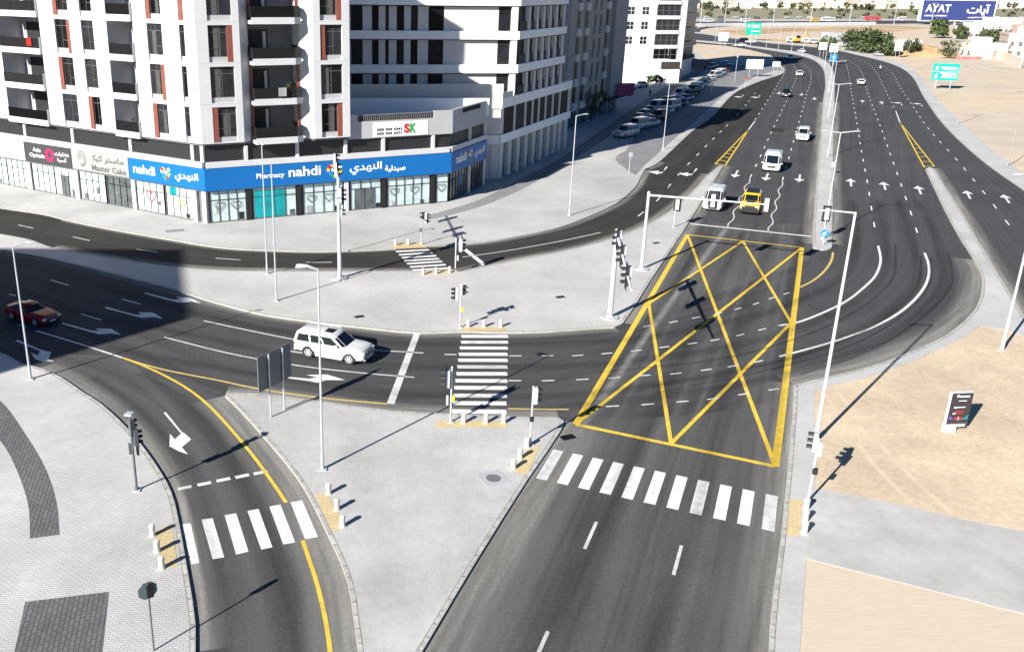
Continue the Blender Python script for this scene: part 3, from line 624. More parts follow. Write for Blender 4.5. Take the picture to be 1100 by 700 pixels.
# near lanes
ux, uy = sin(.4112), cos(.4112)
for q in ((628, 589), (723.5, 617)):
    mb = MB(); p = Vector(G(*q, ZM))
    for k in (-1, 0):
        a = p+Vector((ux, uy))*(k*9.2); ribbon(mb, [a, a+Vector((ux, uy))*2.6], .17, ZM, WP, 3)
    mark('lane_line', mb)
# far lanes
dash_line([(839, 120.6), (836.5, 126), (827.4, 144.6), (816, 169.8), (805.5, 191.4)][::-1]+[(845, 108), (850, 96), (855, 85), (855, 75), (850, 67.6), (840, 61), (825, 56)], start=.5)
dash_line([(840.3, 194.3), (846.8, 172), (854, 146.3), (861, 121.7), (866.4, 102), (871, 87), (871, 78.5), (868.5, 73.8), (859, 66.8), (845, 60)], start=.5)
dash_line([(811, 129), (820, 115), (828.2, 102.5), (838, 86.2), (843, 78), (842, 71), (835, 64)], start=.5)
dash_line([(685, 232.6), (704.6, 216.6), (728.6, 188), (758.3, 157), (786.7, 129), (803.3, 110), (812.4, 98.4)], start=.2)
line([(497, 276), (540, 270), (601.7, 259), (645, 249.7)], .16, WW)
dash_line([(-60, 225), (5.7, 238.6), (65, 251.4), (130, 265), (213.7, 275.7), (308.5, 281.4), (408, 280.8), (430, 280)], WW, start=4.2)
dash_line([(939.5, 244), (936.4, 225), (931.7, 195.7), (925.7, 163.7), (919.7, 127.7), (914.8, 101), (911.2, 77.8), (907.8, 67.6), (898, 61), (880, 56.5)])
dash_line([(985.5, 250), (979, 230), (968.2, 199), (956.5, 166), (945.7, 135.7), (937.3, 114), (931.3, 97), (925.4, 77), (918, 69), (905, 62)])
dash_line([(960, 115.4), (948.5, 92), (939.5, 75.4), (930, 67.5), (912, 61)])
dash_line([(1084, 241.6), (1058, 208), (1028.6, 172.6), (998.5, 139.7), (979, 111.8), (968.3, 96.6), (956, 76), (945, 69)])
for side in ([(805.5, 191.4), (782, 244.5)], [(840.3, 194.3), (825.6, 249.3)]):
    a, b = Vector(G(*side[0], ZM)), Vector(G(*side[1], ZM)); n = 16; d = (b-a)/n; s = Vector((-d.y, d.x)).normalized()*.15; mb = MB()
    pts = [a+d*k+(s if k % 4 in (1, 2) else -s)*(1 if k not in (0, n) else 0) for k in range(n+1)]
    ribbon(mb, smooth_line([tuple(p) for p in pts], .4), .14, ZM, WW, .5); mark('zigzag_line', mb)
def hatch(a, l, r, m=6):
    mb = MB(); A, Lp, Rp = Vector(G(*a, ZM)), Vector(G(*l, ZM)), Vector(G(*r, ZM))
    ribbon(mb, [A, Lp], .22, ZM, YP, 3); ribbon(mb, [A, Rp], .22, ZM, YP, 3)
    for k in range(m):
        t = .55+.43*k/(m-1); ribbon(mb, [A.lerp(Lp, t), A.lerp(Rp, t+.02)], .3, ZM+.003, YP, 3)
    mark('hatch_marking', mb)
hatch((804, 139.5), (768, 176.5), (779, 178)); line([(803.5, 140), (811, 130)], .22, WP, smooth=False)
hatch((967, 132), (993, 180), (1003.5, 178.5)); line([(967, 132), (962.3, 119.5)], .22, WP, smooth=False)
def arrow(px, to, s=1., turn=0):
    """straight (or bent) lane arrow at px pointing towards the point `to`"""
    p = Vector(G(*px, ZM)); d = (Vector(G(*to, ZM))-p).normalized(); n = Vector((-d.y, d.x)); mb = MB()
    def q(a, b): return (p+d*a*s+n*b*s)
    if not turn: out = [(-2.6, -.12), (.6, -.12), (.6, -.62), (2.6, 0), (.6, .62), (.6, .12), (-2.6, .12)]
    else: out = [(-2.8, -.14), (1.2, -.14), (1.6, turn*.4), (.5, turn*.5), (2.0, turn*1.7), (3.2, turn*.2), (2.6, turn*.2), (2.0, turn*-.2), (-2.8, .14)] if turn > 0 else [(-2.8, .14), (1.2, .14), (1.6, -.4), (.5, -.5), (2.0, -1.7), (3.2, -.2), (2.6, -.2), (2.0, .2), (-2.8, -.14)]
    sheet(mb, [tuple(q(*v)) for v in out], ZM, WP); mark('lane_arrow', mb)
for p, t in (((790.6, 186.8), (770, 225)), ((858.8, 191.4), (852, 230)), ((823.5, 190), (805, 235)), ((875, 106), (872, 130)), ((914, 196), (912, 170)), ((950, 199.6), (942, 170)), ((987.5, 204), (975, 175)), ((926.5, 109), (924, 95)), ((947, 110.6), (941, 97)), ((837, 100), (830, 112)), ((861, 101.5), (856, 115))): arrow(p, t, 1.15)
for p, t, k in (((1040, 209), (1025, 180), 0), ((1081, 213.5), (1060, 185), 0), ((968, 111.8), (961, 98), 1), ((989.4, 112.8), (979, 97), 1), ((712.6, 183), (690, 205), -1), ((744.6, 185), (722, 207), -1), ((724, 137.7), (708, 150), -1), ((797, 103.5), (782, 118), -1), ((815, 104), (800, 120), -1)): arrow(p, t, 1.1, k)
# ------------------------------------------------------------------ buildings
class Fac:
    """a facade: s metres along it (reading direction or away), d outward, z up"""
    def __init__(s, c, ang, flip=1):
        s.c = Vector((c[0], c[1], 0)); s.u = Vector((cos(radians(ang)), sin(radians(ang)), 0)); s.n = Vector((s.u.y, -s.u.x, 0))*flip
    def __call__(s, p): return s.c+s.u*p[0]+s.n*p[1]+Vector((0, 0, p[2]))
    def p2(s, a, d): q = s((a, d, 0)); return (q.x, q.y)
def fb(mb, F, s0, s1, z0, z1, d0, d1, m): mb.box(s0, s1, d0, d1, z0, z1, m, lambda p: F(p))
def fq(mb, F, s0, s1, z0, z1, d, m): mb.poly([F((s0, d, z0)), F((s1, d, z0)), F((s1, d, z1)), F((s0, d, z1))], m, [(s0, z0), (s1, z0), (s1, z1), (s0, z1)])
def cross(a, ua, b, ub):
    k = ((b.x-a.x)*ub.y-(b.y-a.y)*ub.x)/(ua.x*ub.y-ua.y*ub.x); return (a.x+ua.x*k, a.y+ua.y*k)
def part(mb, name, root, **k): return mb.build(name, root, origin=root.location, **k)
def raise_copy(o, dz, root, shift=(0, 0, 0)):
    c = o.copy(); COL.objects.link(c); c.location = (shift[0], shift[1], dz+shift[2])
    for ch in o.children:
        g = ch.copy(); COL.objects.link(g); g.parent = c
    return c

cC = (-23.24, 99.67)
FL = Fac(cC, 180-31.42, -1); FF = Fac(cC, 24.0); eC = FF.p2(30.4, 0); FR = Fac(eC, 63.5)
# --- apartment tower on its two-storey podium
T = thing('apartment_building', 'white apartment tower with glazed balconies standing on a podium of shops at the street corner', 'building', (-23.24, 99.67, 0))
gC = FR.p2(11.6, 0)
pod = [FL.p2(62, -.35), cross(FL((0, -.35, 0)), FL.u, FF((0, -.35, 0)), FF.u), cross(FF((0, -.35, 0)), FF.u, FR((0, -.35, 0)), FR.u), FR.p2(11.6, -.35), (-14, 119.5), FL.p2(40, -32), FL.p2(62, -32)]
mb = MB(); mb.prism(pod, 0, 9.7, M['render'], M['grey_dk'])
for F, s0, s1 in ((FL, .35, 62), (FF, 0.15, 30.2), (FR, .15, 11.6)):
    fb(mb, F, s0, s1, 6.45, 7.08, -.3, .12, M['render'])          # band over the signs
    fb(mb, F, s0, s1, 3.75, 6.45, -.3, .0, M['grey_dk'])
    fb(mb, F, s0, s1, .0, .12, -.34, .06, M['concrete'])
for s in (.15, 1.6, 11.55, 21.7, 30.9, 40.5, 50): fb(mb, FL, s, s+.6, .12, 3.75, -.3, .06, M['render']); fb(mb, FL, s, s+.45, 7.08, 9.2, -.3, .02, M['render'])
for s in (4.5, 10.5, 16.4, 21.2, 27.8): fb(mb, FF, s, s+.5, .12, 3.75, -.3, .03, M['black'] if s != 16.4 else M['render']); fb(mb, FF, s, s+.4, 7.08, 8.75, -.3, .02, M['render'])
for s in (5.9, 11): fb(mb, FR, s, s+.6, .12, 3.75, -.3, .04, M['beige']); fb(mb, FR, s, s+.45, 7.08, 8.75, -.3, .02, M['beige'])
part(mb, 'wall', T)
# parapet over the shops, open railing set into it
mb = MB(); fb(mb, FF, 16.9, 18.1, 8.75, 11.6, -.3, .08, M['concrete']); fb(mb, FF, 28.0, 30.55, 8.75, 11.6, -.3, .08, M['concrete']); fb(mb, FF, 18.1, 28.0, 8.75, 10.75, -.3, .08, M['concrete'])
fb(mb, FR, .0, 3.2, 8.75, 11.6, -.3, .08, M['concrete']); fb(mb, FR, 3.2, 9.2, 8.75, 10.9, -.3, .08, M['concrete']); fb(mb, FR, 9.2, 11.6, 8.75, 11.6, -.3, .08, M['concrete'])
fb(mb, FR, 3.2, 9.2, 11.45, 11.6, -.25, .04, M['concrete']); part(mb, 'parapet', T)
mb = MB(); bw = [(-15.5, 119.0), (9.9, 121.9)]; d = (Vector(bw[1])-Vector(bw[0])).normalized(); n = Vector((-d.y, d.x))*.35
mb.prism([bw[0], bw[1], tuple(Vector(bw[1])+n), tuple(Vector(bw[0])+n)], 9.7, 11.9, M['render2']); part(mb, 'roof_wall', T)
mb = MB(); mb.prism([FF.p2(16.9, -.4), FF.p2(30.2, -.4), FR.p2(11.2, -.4), (-13.6, 118.8), FL.p2(20, -18)], None, 9.72, M['roof']); part(mb, 'roof', T)
mb = MB()
for k in range(40): fb(mb, FF, 18.15+k*.246, 18.23+k*.246, 10.75, 11.5, -.2, -.05, M['grey_dk'])
fb(mb, FF, 18.1, 28, 11.42, 11.52, -.24, -.0, M['grey_dk']); fb(mb, FF, 18.1, 28, 10.78, 11.35, -.16, -.1, M['glass_tint'])
part(mb, 'railing', T)
mb = MB(); fb(mb, FR, 3.2, 9.2, 10.9, 11.45, -.2, -.12, M['glass_tint']); part(mb, 'railing', T)
for F, spans in ((FL, ((.6, 11.55), (12, 21.7), (22.15, 30.9), (31.35, 40.5), (40.95, 50))), (FF, ((.1, 4.5), (4.9, 10.5), (10.9, 16.4), (16.8, 27.8), (28.2, 30.3))), (FR, ((.1, 5.9), (6.35, 11)))):
    for a, b in spans:
        mb = MB(); fq(mb, F, a, b, 7.08, 8.85, -.28, M['louvre'])
        part(mb, 'louvre', T)
# shopfronts
def shopfront(F, a, b, m, step=1.15, door=None, top=3.75, low=None):
    mb = MB(); fq(mb, F, a, b, .12, top, -.22, m); w = part(mb, 'shop_window', T)
    n = max(1, round((b-a)/step)); mb = MB()
    for k in range(n+1):
        s = a+(b-a)*k/n; fb(mb, F, s-.03, s+.03, .12, top, -.215, -.14, M['black'])
    fb(mb, F, a, b, 2.7, 2.76, -.213, -.145, M['black']); fb(mb, F, a, b, .12, .26, -.212, -.13, M['frame'])
    mb.build('mullions', w, origin=T.location)
    if door:
        mb = MB(); fb(mb, F, door[0], door[1], .14, 2.66, -.21, -.12, M['shop_dark']); fb(mb, F, (door[0]+door[1])/2-.04, (door[0]+door[1])/2+.04, .14, 2.66, -.13, -.1, M['black']); part(mb, 'door', T)
    return w
SG, SD = M['shop_glass'], M['shop_dark']
for a, b, m, dr in ((2.3, 6.6, SG, None), (7.0, 11.5, SG, None), (12.2, 16.6, SD, None), (17.0, 21.6, SG, None), (22.4, 26.4, SG, (23.8, 25.2)), (26.5, 30.8, SG, None), (31.6, 36, SG, None), (36.1, 40.4, SG, None), (41.2, 50, SG, None)): shopfront(FL, a, b, m, door=dr)
for a, b, m, dr in ((.35, 4.45, SG, None), (5.3, 10.4, SG, None), (11.3, 16.3, SG, None), (17.2, 21.1, SG, (17.7, 20.3)), (22.0, 27.7, SG, None), (28.6, 30.2, SG, None)): shopfront(FF, a, b, m, door=dr)
for a, b, m in ((.4, 5.8, SD), (6.6, 10.9, SD)): shopfront(FR, a, b, m, .9)
shp = random.Random(3)
for F, lst in ((FL, (3.0, 7.6, 10.2, 18.2, 20.3, 22.9, 26.9, 29.6, 33, 37.5)), (FF, (1.0, 3.6, 9.6, 11.7, 15.2, 20.5, 22.6, 26.4))):
    for s in lst:
        mb = MB(); z0 = shp.choice((.3, .32, .34, 1.2)); fb(mb, F, s, s+shp.uniform(.35, .8), z0, z0+shp.uniform(.4, .9), -.2, -.17, M[shp.choice(('shop_dark', 'shop_dark', 'sign_light', 'sign_light', 'black'))]); part(mb, 'window_poster', T)
mb = MB(); fb(mb, FF, 5.5, 9.1, .3, 3.45, -.2, -.16, M['teal']); part(mb, 'window_poster', T)
mb = MB(); fb(mb, FL, 5.0, 6.0, 2.75, 3.7, -.2, -.16, M['teal']); part(mb, 'window_poster', T)
mb = MB(); fb(mb, FR, 3.0, 4.0, 1.6, 3.2, -.2, -.16, M['blue_sign']); part(mb, 'window_poster', T)
# heart outlines stuck on the panes
def heart(F, s, z, r, m):
    mb = MB(); pts = [(s+r*.062*16*sin(t)**3, z+r*.062*(13*cos(t)-5*cos(2*t)-2*cos(3*t)-cos(4*t))) for t in [2*pi*k/28 for k in range(29)]]
    for (a, b), (c, d) in zip(pts, pts[1:]):
        v = Vector((c-a, d-b)); l = v.length or 1; v = Vector((-v.y, v.x))/l*.05
        mb.poly([F((a-v.x, -.125, b-v.y)), F((c-v.x, -.125, d-v.y)), F((c+v.x, -.125, d+v.y)), F((a+v.x, -.125, b+v.y))], m)
    part(mb, 'window_decal', T)
for s in (1.4, 3.3, 12.3, 14.4, 22.9, 25.6, 29.3): heart(FF, s, 2.05, .55, M['grey_dk'])
heart(FL, 9.1, 2.2, .8, M['red']); heart(FL, 4.0, 2.0, .5, M['yellow'])

# the tower itself
TD = .4; CORE = .12; J0, FH, NF = 9.2, 4.3, 7; ZT = J0+FH*NF
kC = cross(FL((0, CORE, 0)), FL.u, FF((0, CORE, 0)), FF.u); kO = cross(FL((0, TD, 0)), FL.u, FF((0, TD, 0)), FF.u)
ZU = J0+4*FH; upper = [FL.p2(60, CORE), None, FF.p2(4.4, CORE), FF.p2(4.4, -20), FL.p2(60, -22)]  # unseen upper storeys narrowed to let sunlight reach the office block
core = [FL.p2(60, CORE), FL.p2(33.2, CORE), FL.p2(33.2, -2.7), FL.p2(25.2, -2.7), FL.p2(25.2, CORE), FL.p2(13.45, CORE), FL.p2(13.45, -2.7), FL.p2(9.2, -2.7), FL.p2(9.2, CORE), kC, FF.p2(4.5, CORE), FF.p2(5.6, -.7), FF.p2(5.6, -3), FF.p2(11.35, -3), FF.p2(11.35, -.5), FF.p2(12.6, .5), FF.p2(16.9, .5), FF.p2(16.9, -20), FL.p2(60, -22)]
mb = MB(); upper[1] = kC; mb.prism(core, J0, ZU, M['grey_dk'], M['render']); mb.prism(upper, ZU+.002, ZT, M['grey_dk'], M['render']); mb.prism(core, J0-.25, J0-.003, M['grey_dk'])
def clad(F, s0, s1, ops, d0, d1, m=M['render'], top=None):
    top = top or ZT; floors = range(round((top-J0)/FH))
    ops = sorted(ops); e = s0
    for a, b in ops:
        fb(mb, F, e, a, J0, top, d0, d1, m); e = b
        for k in floors:
            z = J0+FH*k; fb(mb, F, a, b, z+3.95, z+FH+.1 if k < len(floors)-1 else top, d0, d1, m)
        fb(mb, F, a, b, J0, J0+.1, d0, d1, m)
    fb(mb, F, e, s1, J0, top, d0, d1, m)
sK = (Vector(kO)-Vector(cC)).dot(Vector((FL.u.x, FL.u.y))); fK = (Vector(kO)-Vector(cC)).dot(Vector((FF.u.x, FF.u.y)))
clad(FL, sK, 9.2, [(1.4, 2.15), (4.75, 7.05)], CORE+.002, TD); clad(FL, 13.45, 25.2, [(15.75, 17.8), (19.8, 22.45)], CORE+.002, TD); clad(FL, 33.2, 60, [(35.4, 37.6), (40, 42.4)], CORE+.002, TD)
clad(FF, fK, 4.5, [(1.1, 3.75)], CORE+.002, TD); clad(FF, 12.6, 16.9, [(13.45, 16.05)], .502, .85, top=ZU)
# splayed piers beside the front balconies
for a, b in ((((4.5, TD), (5.6, -.55))), (((11.35, -.4), (12.6, .85)))):
    mb.prism([FF.p2(*a), FF.p2(*b), FF.p2(b[0], b[1]-.4), FF.p2(a[0], a[1]-.25)], J0, ZU, M['render'])
for k in range(1, NF):                                           # grey joint strips between storeys
    z = J0+FH*k
    for F, a, b, d in ((FL, sK, 9.2, TD), (FL, 13.45, 25.2, TD), (FL, 33.2, 60, TD), (FF, fK, 4.5, TD), (FF, 12.6, 16.9, .85)):
        if z < ZU-.1 or b != 16.9: fb(mb, F, a, b, z-.02, z+.02, d-.05, d+.003, M['concrete'])
mb.prism([FF.p2(4.4, -20), FL.p2(60, -22), FL.p2(60, TD), kO, FF.p2(4.4, TD)], ZT, ZT+1.2, M['render']); mb.prism([FF.p2(4.6, -.5), FF.p2(16.9, .8), FF.p2(16.9, -20), FF.p2(4.6, -20)], ZU+.003, ZU+.9, M['render'])
part(mb, 'tower', T)
def window(F, a, b, d, root, J=J0, brown=0, zs=(.1, .65, 3.95), mull=2):
    """recessed window: grey apron panel, glass, thin frame; brown = panel on the left/right"""
    mb = MB(); g0, g1 = a, b
    fb(mb, F, a, b, J+zs[0], J+zs[1], d, d+.1, M['concrete'])
    if brown:
        w = .62; x0 = a if brown < 0 else b-w; g0, g1 = (a+w, b) if brown < 0 else (a, b-w)
        for k in range(4): fb(mb, F, x0+k*w/4+.012, x0+(k+1)*w/4-.012, J+zs[0], J+zs[2], d+.11, d+.24, M['brown'])
        fb(mb, F, x0, x0+w, J+zs[0], J+zs[2], d+.1, d+.16, M['brown'])
    fq(mb, F, g0, g1, J+zs[1], J+zs[2], d+.02, M['glass']); w = part(mb, 'window', root)
    cr = random.Random(int(a*100)+int(J*7)+brown)
    if mull > 1 and cr.random() < .75:
        wd = (g1-g0); mb = MB(); c0_ = g0+wd*cr.choice((.05, .55, .3)); fq(mb, F, c0_, c0_+wd*cr.uniform(.2, .4), J+zs[1]+.05, J+zs[2]-cr.choice((.06, .8)), d+.0205, M['curtain']); mb.build('curtain', w, origin=root.location)
    mb = MB(); t = .05
    for x in [g0+t/2, g1-t/2]+[g0+(g1-g0)*k/mull for k in range(1, mull)]: fb(mb, F, x-t/2, x+t/2, J+zs[1], J+zs[2], d+.021, d+.06, M['frame'])
    for z in (zs[1]+.03, zs[2]-.03, zs[2]-.75): fb(mb, F, g0, g1, J+z-.03, J+z+.03, d+.022, d+.058, M['frame'])
    if mull > 1: fb(mb, F, g0, (g0+g1)/2, J+zs[1]+.9, J+zs[1]+.95, d+.022, d+.057, M['frame'])
    mb.build('window_frame', w, origin=root.location); return w
cols = [(FL, 1.4, 2.15, CORE, 1, {3: 1}), (FL, 4.75, 7.05, CORE, 2, {0: 1, 1: -1, 3: 1}), (FL, 15.75, 17.8, CORE, 2, {0: 1, 3: 0}), (FL, 19.8, 22.45, CORE, 2, {1: 1, 2: -1, 3: 1}), (FL, 35.4, 37.6, CORE, 2, {1: 1}), (FF, 1.1, 3.75, CORE, 2, {0: -1, 2: 1}), (FF, 13.45, 16.05, .5, 2, {0: 1, 2: -1, 3: 1})]
for F, a, b, d, mu, br in cols:
    proto = {}
    for k in range(4 if (F is FF and a > 10) else 6):
        v = br.get(k, 0)
        if v not in proto: proto[v] = (window(F, a, b, d, T, J0+FH*k, v, mull=mu), k)
        else: o, k0 = proto[v]; raise_copy(o, (k-k0)*FH, T)
def balcony(F, a, b, dd, chamf, k, back):
    z = J0+FH*k
    def outline(i): return [F.p2(a+i, back), F.p2(a+i, dd-i), F.p2(b-chamf, dd-i), F.p2(b-i, dd-i-chamf*.8), F.p2(b-i, back)] if chamf else [F.p2(a+i, back), F.p2(a+i, dd-i), F.p2(b-i, dd-i), F.p2(b-i, back)]
    mb = MB(); mb.prism(outline(0), z-.25, z+.12, M['render']); o = outline(0); q = outline(.14)
    rim = o[1:4] if chamf else o[1:3]; rin = q[1:4] if chamf else q[1:3]
    for i in range(len(rim)-1): mb.prism([rim[i], rim[i+1], rin[i+1], rin[i]], z+.121, z+.45, M['render'])
    if not chamf: mb.prism([o[1], q[1], q[0], o[0]], z+.121, z+1.75, M['render'])
    bal = part(mb, 'balcony', T)
    mb = MB(); g = outline(.08); gi = outline(.1); gr = g[1:4] if chamf else g[1:3]; gk = gi[1:4] if chamf else gi[1:3]
    if chamf: gr = [g[0]]+gr+[g[4]]; gk = [gi[0]]+gk+[gi[4]]
    for i in range(len(gr)-1): mb.prism([gr[i], gr[i+1], gk[i+1], gk[i]], z+.451, z+1.6, M['glass_tint'])
    mb.build('balcony_glass', bal, origin=T.location); return bal
def bal_back(F, a, b, dpt, k):
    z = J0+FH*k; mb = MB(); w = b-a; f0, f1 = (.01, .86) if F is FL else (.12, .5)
    fq(mb, F, a, b, z+.12, z+FH-.25, dpt+.012, M['concrete'] if F is FL else M['grey_dk'])  # front balcony backs painted darker grey for the deep shade inside
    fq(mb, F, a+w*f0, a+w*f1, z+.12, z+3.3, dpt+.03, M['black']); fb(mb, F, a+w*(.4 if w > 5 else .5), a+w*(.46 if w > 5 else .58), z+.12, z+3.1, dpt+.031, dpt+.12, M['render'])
    return part(mb, 'balcony_door', T)
for F, a, b, dd, ch, back, pt in ((FL, 9.2, 13.2, .75, 0, -2.65, -2.7), (FL, 25.25, 33.0, .75, 0, -2.65, -2.7), (FF, 5.62, 11.33, 1.25, .9, -2.95, -3)):
    o = None
    for k in range(4 if F is FF else 5):
        if o is None: o = balcony(F, a, b, dd, ch, 0, back); q = bal_back(F, a, b, pt, 0)
        else: raise_copy(o, k*FH, T); raise_copy(q, k*FH, T)
for k, s in ((0, 5.65), (1, 5.65), (0, 11.0), (1, 11.0), (3, 11.0), (3, 5.65)):
    mb = MB(); fb(mb, FF, s, s+.3, J0+FH*k+.45, J0+FH*k+3.95, -.52, -.36, M['brown']); part(mb, 'brown_panel', T)

# --- shop signs along the podium
def sign(F, a, b, z0, z1, m, label, d=.24):
    o = F((a, 0, z0)); t = thing('shop_sign', label, 'sign', (o.x, o.y, z0))
    mb = MB(); fb(mb, F, a, b, z0, z1, .005, d, m); part(mb, 'sign_board', t); return t
def words(t, F, body, a, b, z0, h, m, rev=1, d=.245, bold=.02):
    o = F((a, d, z0)); text(body, o, F.u*rev, F.n, abs(b-a), h, m, t, t.location, bold=bold)
def drop_logo(t, F, s, z, r, d=.26, rev=1):
    """emblem: a ring of coloured dashes in the shape of a rounded heart-diamond round a white figure"""
    cols = ['red', 'yellow', 'green', 'text_white', 'route_blue', 'red', 'green', 'yellow', 'red', 'yellow', 'route_blue', 'green']
    outer = [(0, -1), (.55, -.5), (1, .05), (.98, .5), (.6, .9), (.2, .78), (0, .52), (-.2, .78), (-.6, .9), (-.98, .5), (-1, .05), (-.55, -.5)]
    mb = MB()
    for k in range(12):
        (x0, y0), (x1, y1) = outer[k], outer[(k+1) % 12]; i = .62
        mb.poly([F((s+rev*x*r, d, z+y*r)) for x, y in ((x0, y0), (x1, y1), (x1*i, y1*i), (x0*i, y0*i))], M[cols[k]])
    for pts in (((-.15, .1), (.1, .35), (.45, .3), (.3, -.05), (.05, -.3)), ((-.45, .3), (-.2, .4), (-.1, .05), (-.35, -.05))):
        mb.poly([F((s+rev*x*r, d+.004, z+y*r)) for x, y in pts], M['text_white'])
    part(mb, 'emblem', t)
TW = M['text_white']
S1 = sign(FL, -.1, 12.05, 3.95, 6.44, M['blue_sign'], 'blue pharmacy sign with emblem on the left facade beside the light grey cake sign')
words(S1, FL, 'nahdi', 11.3, 7.7, 4.75, 1.05, TW, -1); words(S1, FL, '\ufedf\ufea8\u0020', 0, 0, 0, 0, TW) if False else None
words(S1, FL, '\ufef1\ufeaa\ufeec\ufee8\ufedf\ufe8d', 4.5, .9, 4.55, 1.2, TW, -1); drop_logo(S1, FL, 6.0, 5.25, .82, rev=-1)
words(S1, FL, 'nahdi.sa', 9.0, 7.7, 4.3, .2, TW, -1) if False else None
S2 = sign(FF, -.1, 30.45, 3.9, 6.38, M['blue_sign'], 'long blue pharmacy sign across the sunlit front of the podium')
words(S2, FF, 'Pharmacy', 5.7, 9.0, 4.75, .75, TW); words(S2, FF, 'nahdi', 9.5, 13.4, 4.85, 1.15, TW); drop_logo(S2, FF, 15.1, 5.15, .98)
words(S2, FF, '\ufef1\ufeaa\ufeec\ufee8\ufedf\ufe8d', 17.0, 21.1, 4.55, 1.4, TW); words(S2, FF, '\ufe94\ufef4\ufedf\ufeaa\ufef4\ufebb', 21.5, 24.2, 4.55, .85, TW, bold=.03)
S3 = sign(FR, -.05, 11.45, 3.9, 6.38, M['blue_sign'], 'short blue pharmacy sign in shade round the corner of the podium')
words(S3, FR, 'nahdi', 1.2, 4.4, 4.8, 1.1, TW); drop_logo(S3, FR, 5.6, 5.2, .85); words(S3, FR, '\ufef1\ufeaa\ufeec\ufee8\ufedf\ufe8d', 7.1, 10.6, 4.55, 1.3, TW)
S4 = sign(FL, 22.3, 31.3, 4.0, 6.42, M['sign_grey'], 'dark grey optician sign with a magenta ring on the left facade')
words(S4, FL, 'Asia', 29.6, 28.0, 5.4, .5, TW, -1); words(S4, FL, 'Opticals', 30.3, 27.4, 4.55, .62, TW, -1); words(S4, FL, '\ufe95\ufe8d\ufead\ufe8e\ufec8\ufee7', 25.4, 22.7, 5.2, .6, TW, -1); words(S4, FL, '\ufe8e\ufef4\ufeb3\ufe81', 24.9, 23.2, 4.5, .6, TW, -1)
mb = MB(); o = [(26.4+.85*cos(t), 5.2+.85*sin(t)) for t in [2*pi*k/20 for k in range(20)]]
for k in range(20):
    a, b = o[k], o[(k+1) % 20]; f = .45 if k % 2 else .55; mb.poly([FL((q[0], .25, q[1])) for q in (a, b, (26.4+(b[0]-26.4)*f, 5.2+(b[1]-5.2)*f), (26.4+(a[0]-26.4)*f, 5.2+(a[1]-5.2)*f))], M['magenta'])
part(mb, 'emblem', S4)
S5 = sign(FL, 12.15, 22.2, 4.0, 6.42, M['sign_light'], 'light grey cake shop sign between the blue sign and the dark grey sign')
words(S5, FL, 'Master Cake', 18.6, 12.6, 4.2, .75, M['text_grey'], -1); words(S5, FL, '\ufedb\ufef4\ufedb\u0020\ufead\ufe98\ufeb3\ufe8e\ufee3', 18.4, 12.9, 5.2, .95, M['text_grey'], -1)
mb = MB()
for q in range(3):
    for k in range(10):
        t0, t1 = 2*pi*k/12, 2*pi*(k+1)/12; r0 = .35+.18*q; cz = 5.2+.1*q; mb.poly([FL((20.3+x*r, .25, cz+y*r*1.25)) for x, y, r in ((cos(t0), sin(t0), r0), (cos(t1), sin(t1), r0), (cos(t1), sin(t1), r0+.07), (cos(t0), sin(t0), r0+.07))], M['text_grey'])
part(mb, 'emblem', S5)
S6 = sign(FL, 31.4, 40.5, 4.0, 6.42, M['text_white'], 'blank white shop sign at the far left end of the shop row')
# the letting banner on the parapet
o = FF((20.05, 0, 8.95)); S7 = thing('banner', 'white letting banner with a red and green emblem on the grey parapet', 'banner', (o.x, o.y, 8.95))
mb = MB(); fb(mb, FF, 20.05, 27.2, 8.85, 10.55, .09, .13, M['text_white']); part(mb, 'banner_sheet', S7)
words(S7, FF, '050 504 4341', 20.5, 23.7, 9.55, .32, M['black'], d=.135); words(S7, FF, '050 504 4371', 20.5, 23.7, 9.08, .32, M['black'], d=.135)
words(S7, FF, 'S', 24.0, 24.75, 9.15, 1.15, M['red'], d=.135, bold=.06); words(S7, FF, 'K', 24.8, 25.6, 9.15, 1.15, M['green'], d=.135, bold=.05)
words(S7, FF, 'PROPERTIES', 25.8, 27.0, 9.75, .13, M['text_grey'], d=.135) if False else None

# --- white office block with deep bands
AW = (12.09, 126.88); RW = Fac(AW, 62.65); uC = RW.p2(4.6, 0); LW = Fac(uC, 188, -1); lC = RW.p2(-.3, 0); LW0 = Fac(lC, 188, -1)
W = thing('office_building', 'white office block with continuous white bands behind the pharmacy podium', 'building', (12.09, 126.88, 0))
mb = MB(); B1 = M['render2']; BG = M['beige']
mb.prism([lC, RW.p2(30.1, 0), RW.p2(30.1, -22), LW0.p2(34, -18), LW0.p2(34, 0)], 6.3, 10.2, BG); mb.prism([RW.p2(-.3, -3.2), RW.p2(30.1, -3.2), RW.p2(30.1, -21.9), LW0.p2(34, -17.9), LW0.p2(33.9, -.05), LW0.p2(.1, -.05)], 0, 6.3, M['grey_dk'], BG)
up = [RW.p2(4.7, -.45), RW.p2(25.2, -.45), RW.p2(25.2, -21), LW.p2(30, -16), LW.p2(30, -.45), LW.p2(.1, -.45)]
mb.prism(up, 10.2, 40.5, BG)
for z0, z1, dd in ((5.15, 6.35, .25), (10.0, 11.3, .2)): fb(mb, RW, -.5, 30.1, z0, z1, -.5, dd, B1)
fb(mb, LW0, .3, 34, 5.15, 6.35, -.5, .2, B1); fb(mb, LW0, -.18, 34, 10.0, 13.3, -.3, .18, BG)
fb(mb, RW, -.52, 3.4, 11.3, 12.1, -.3, .2, BG)
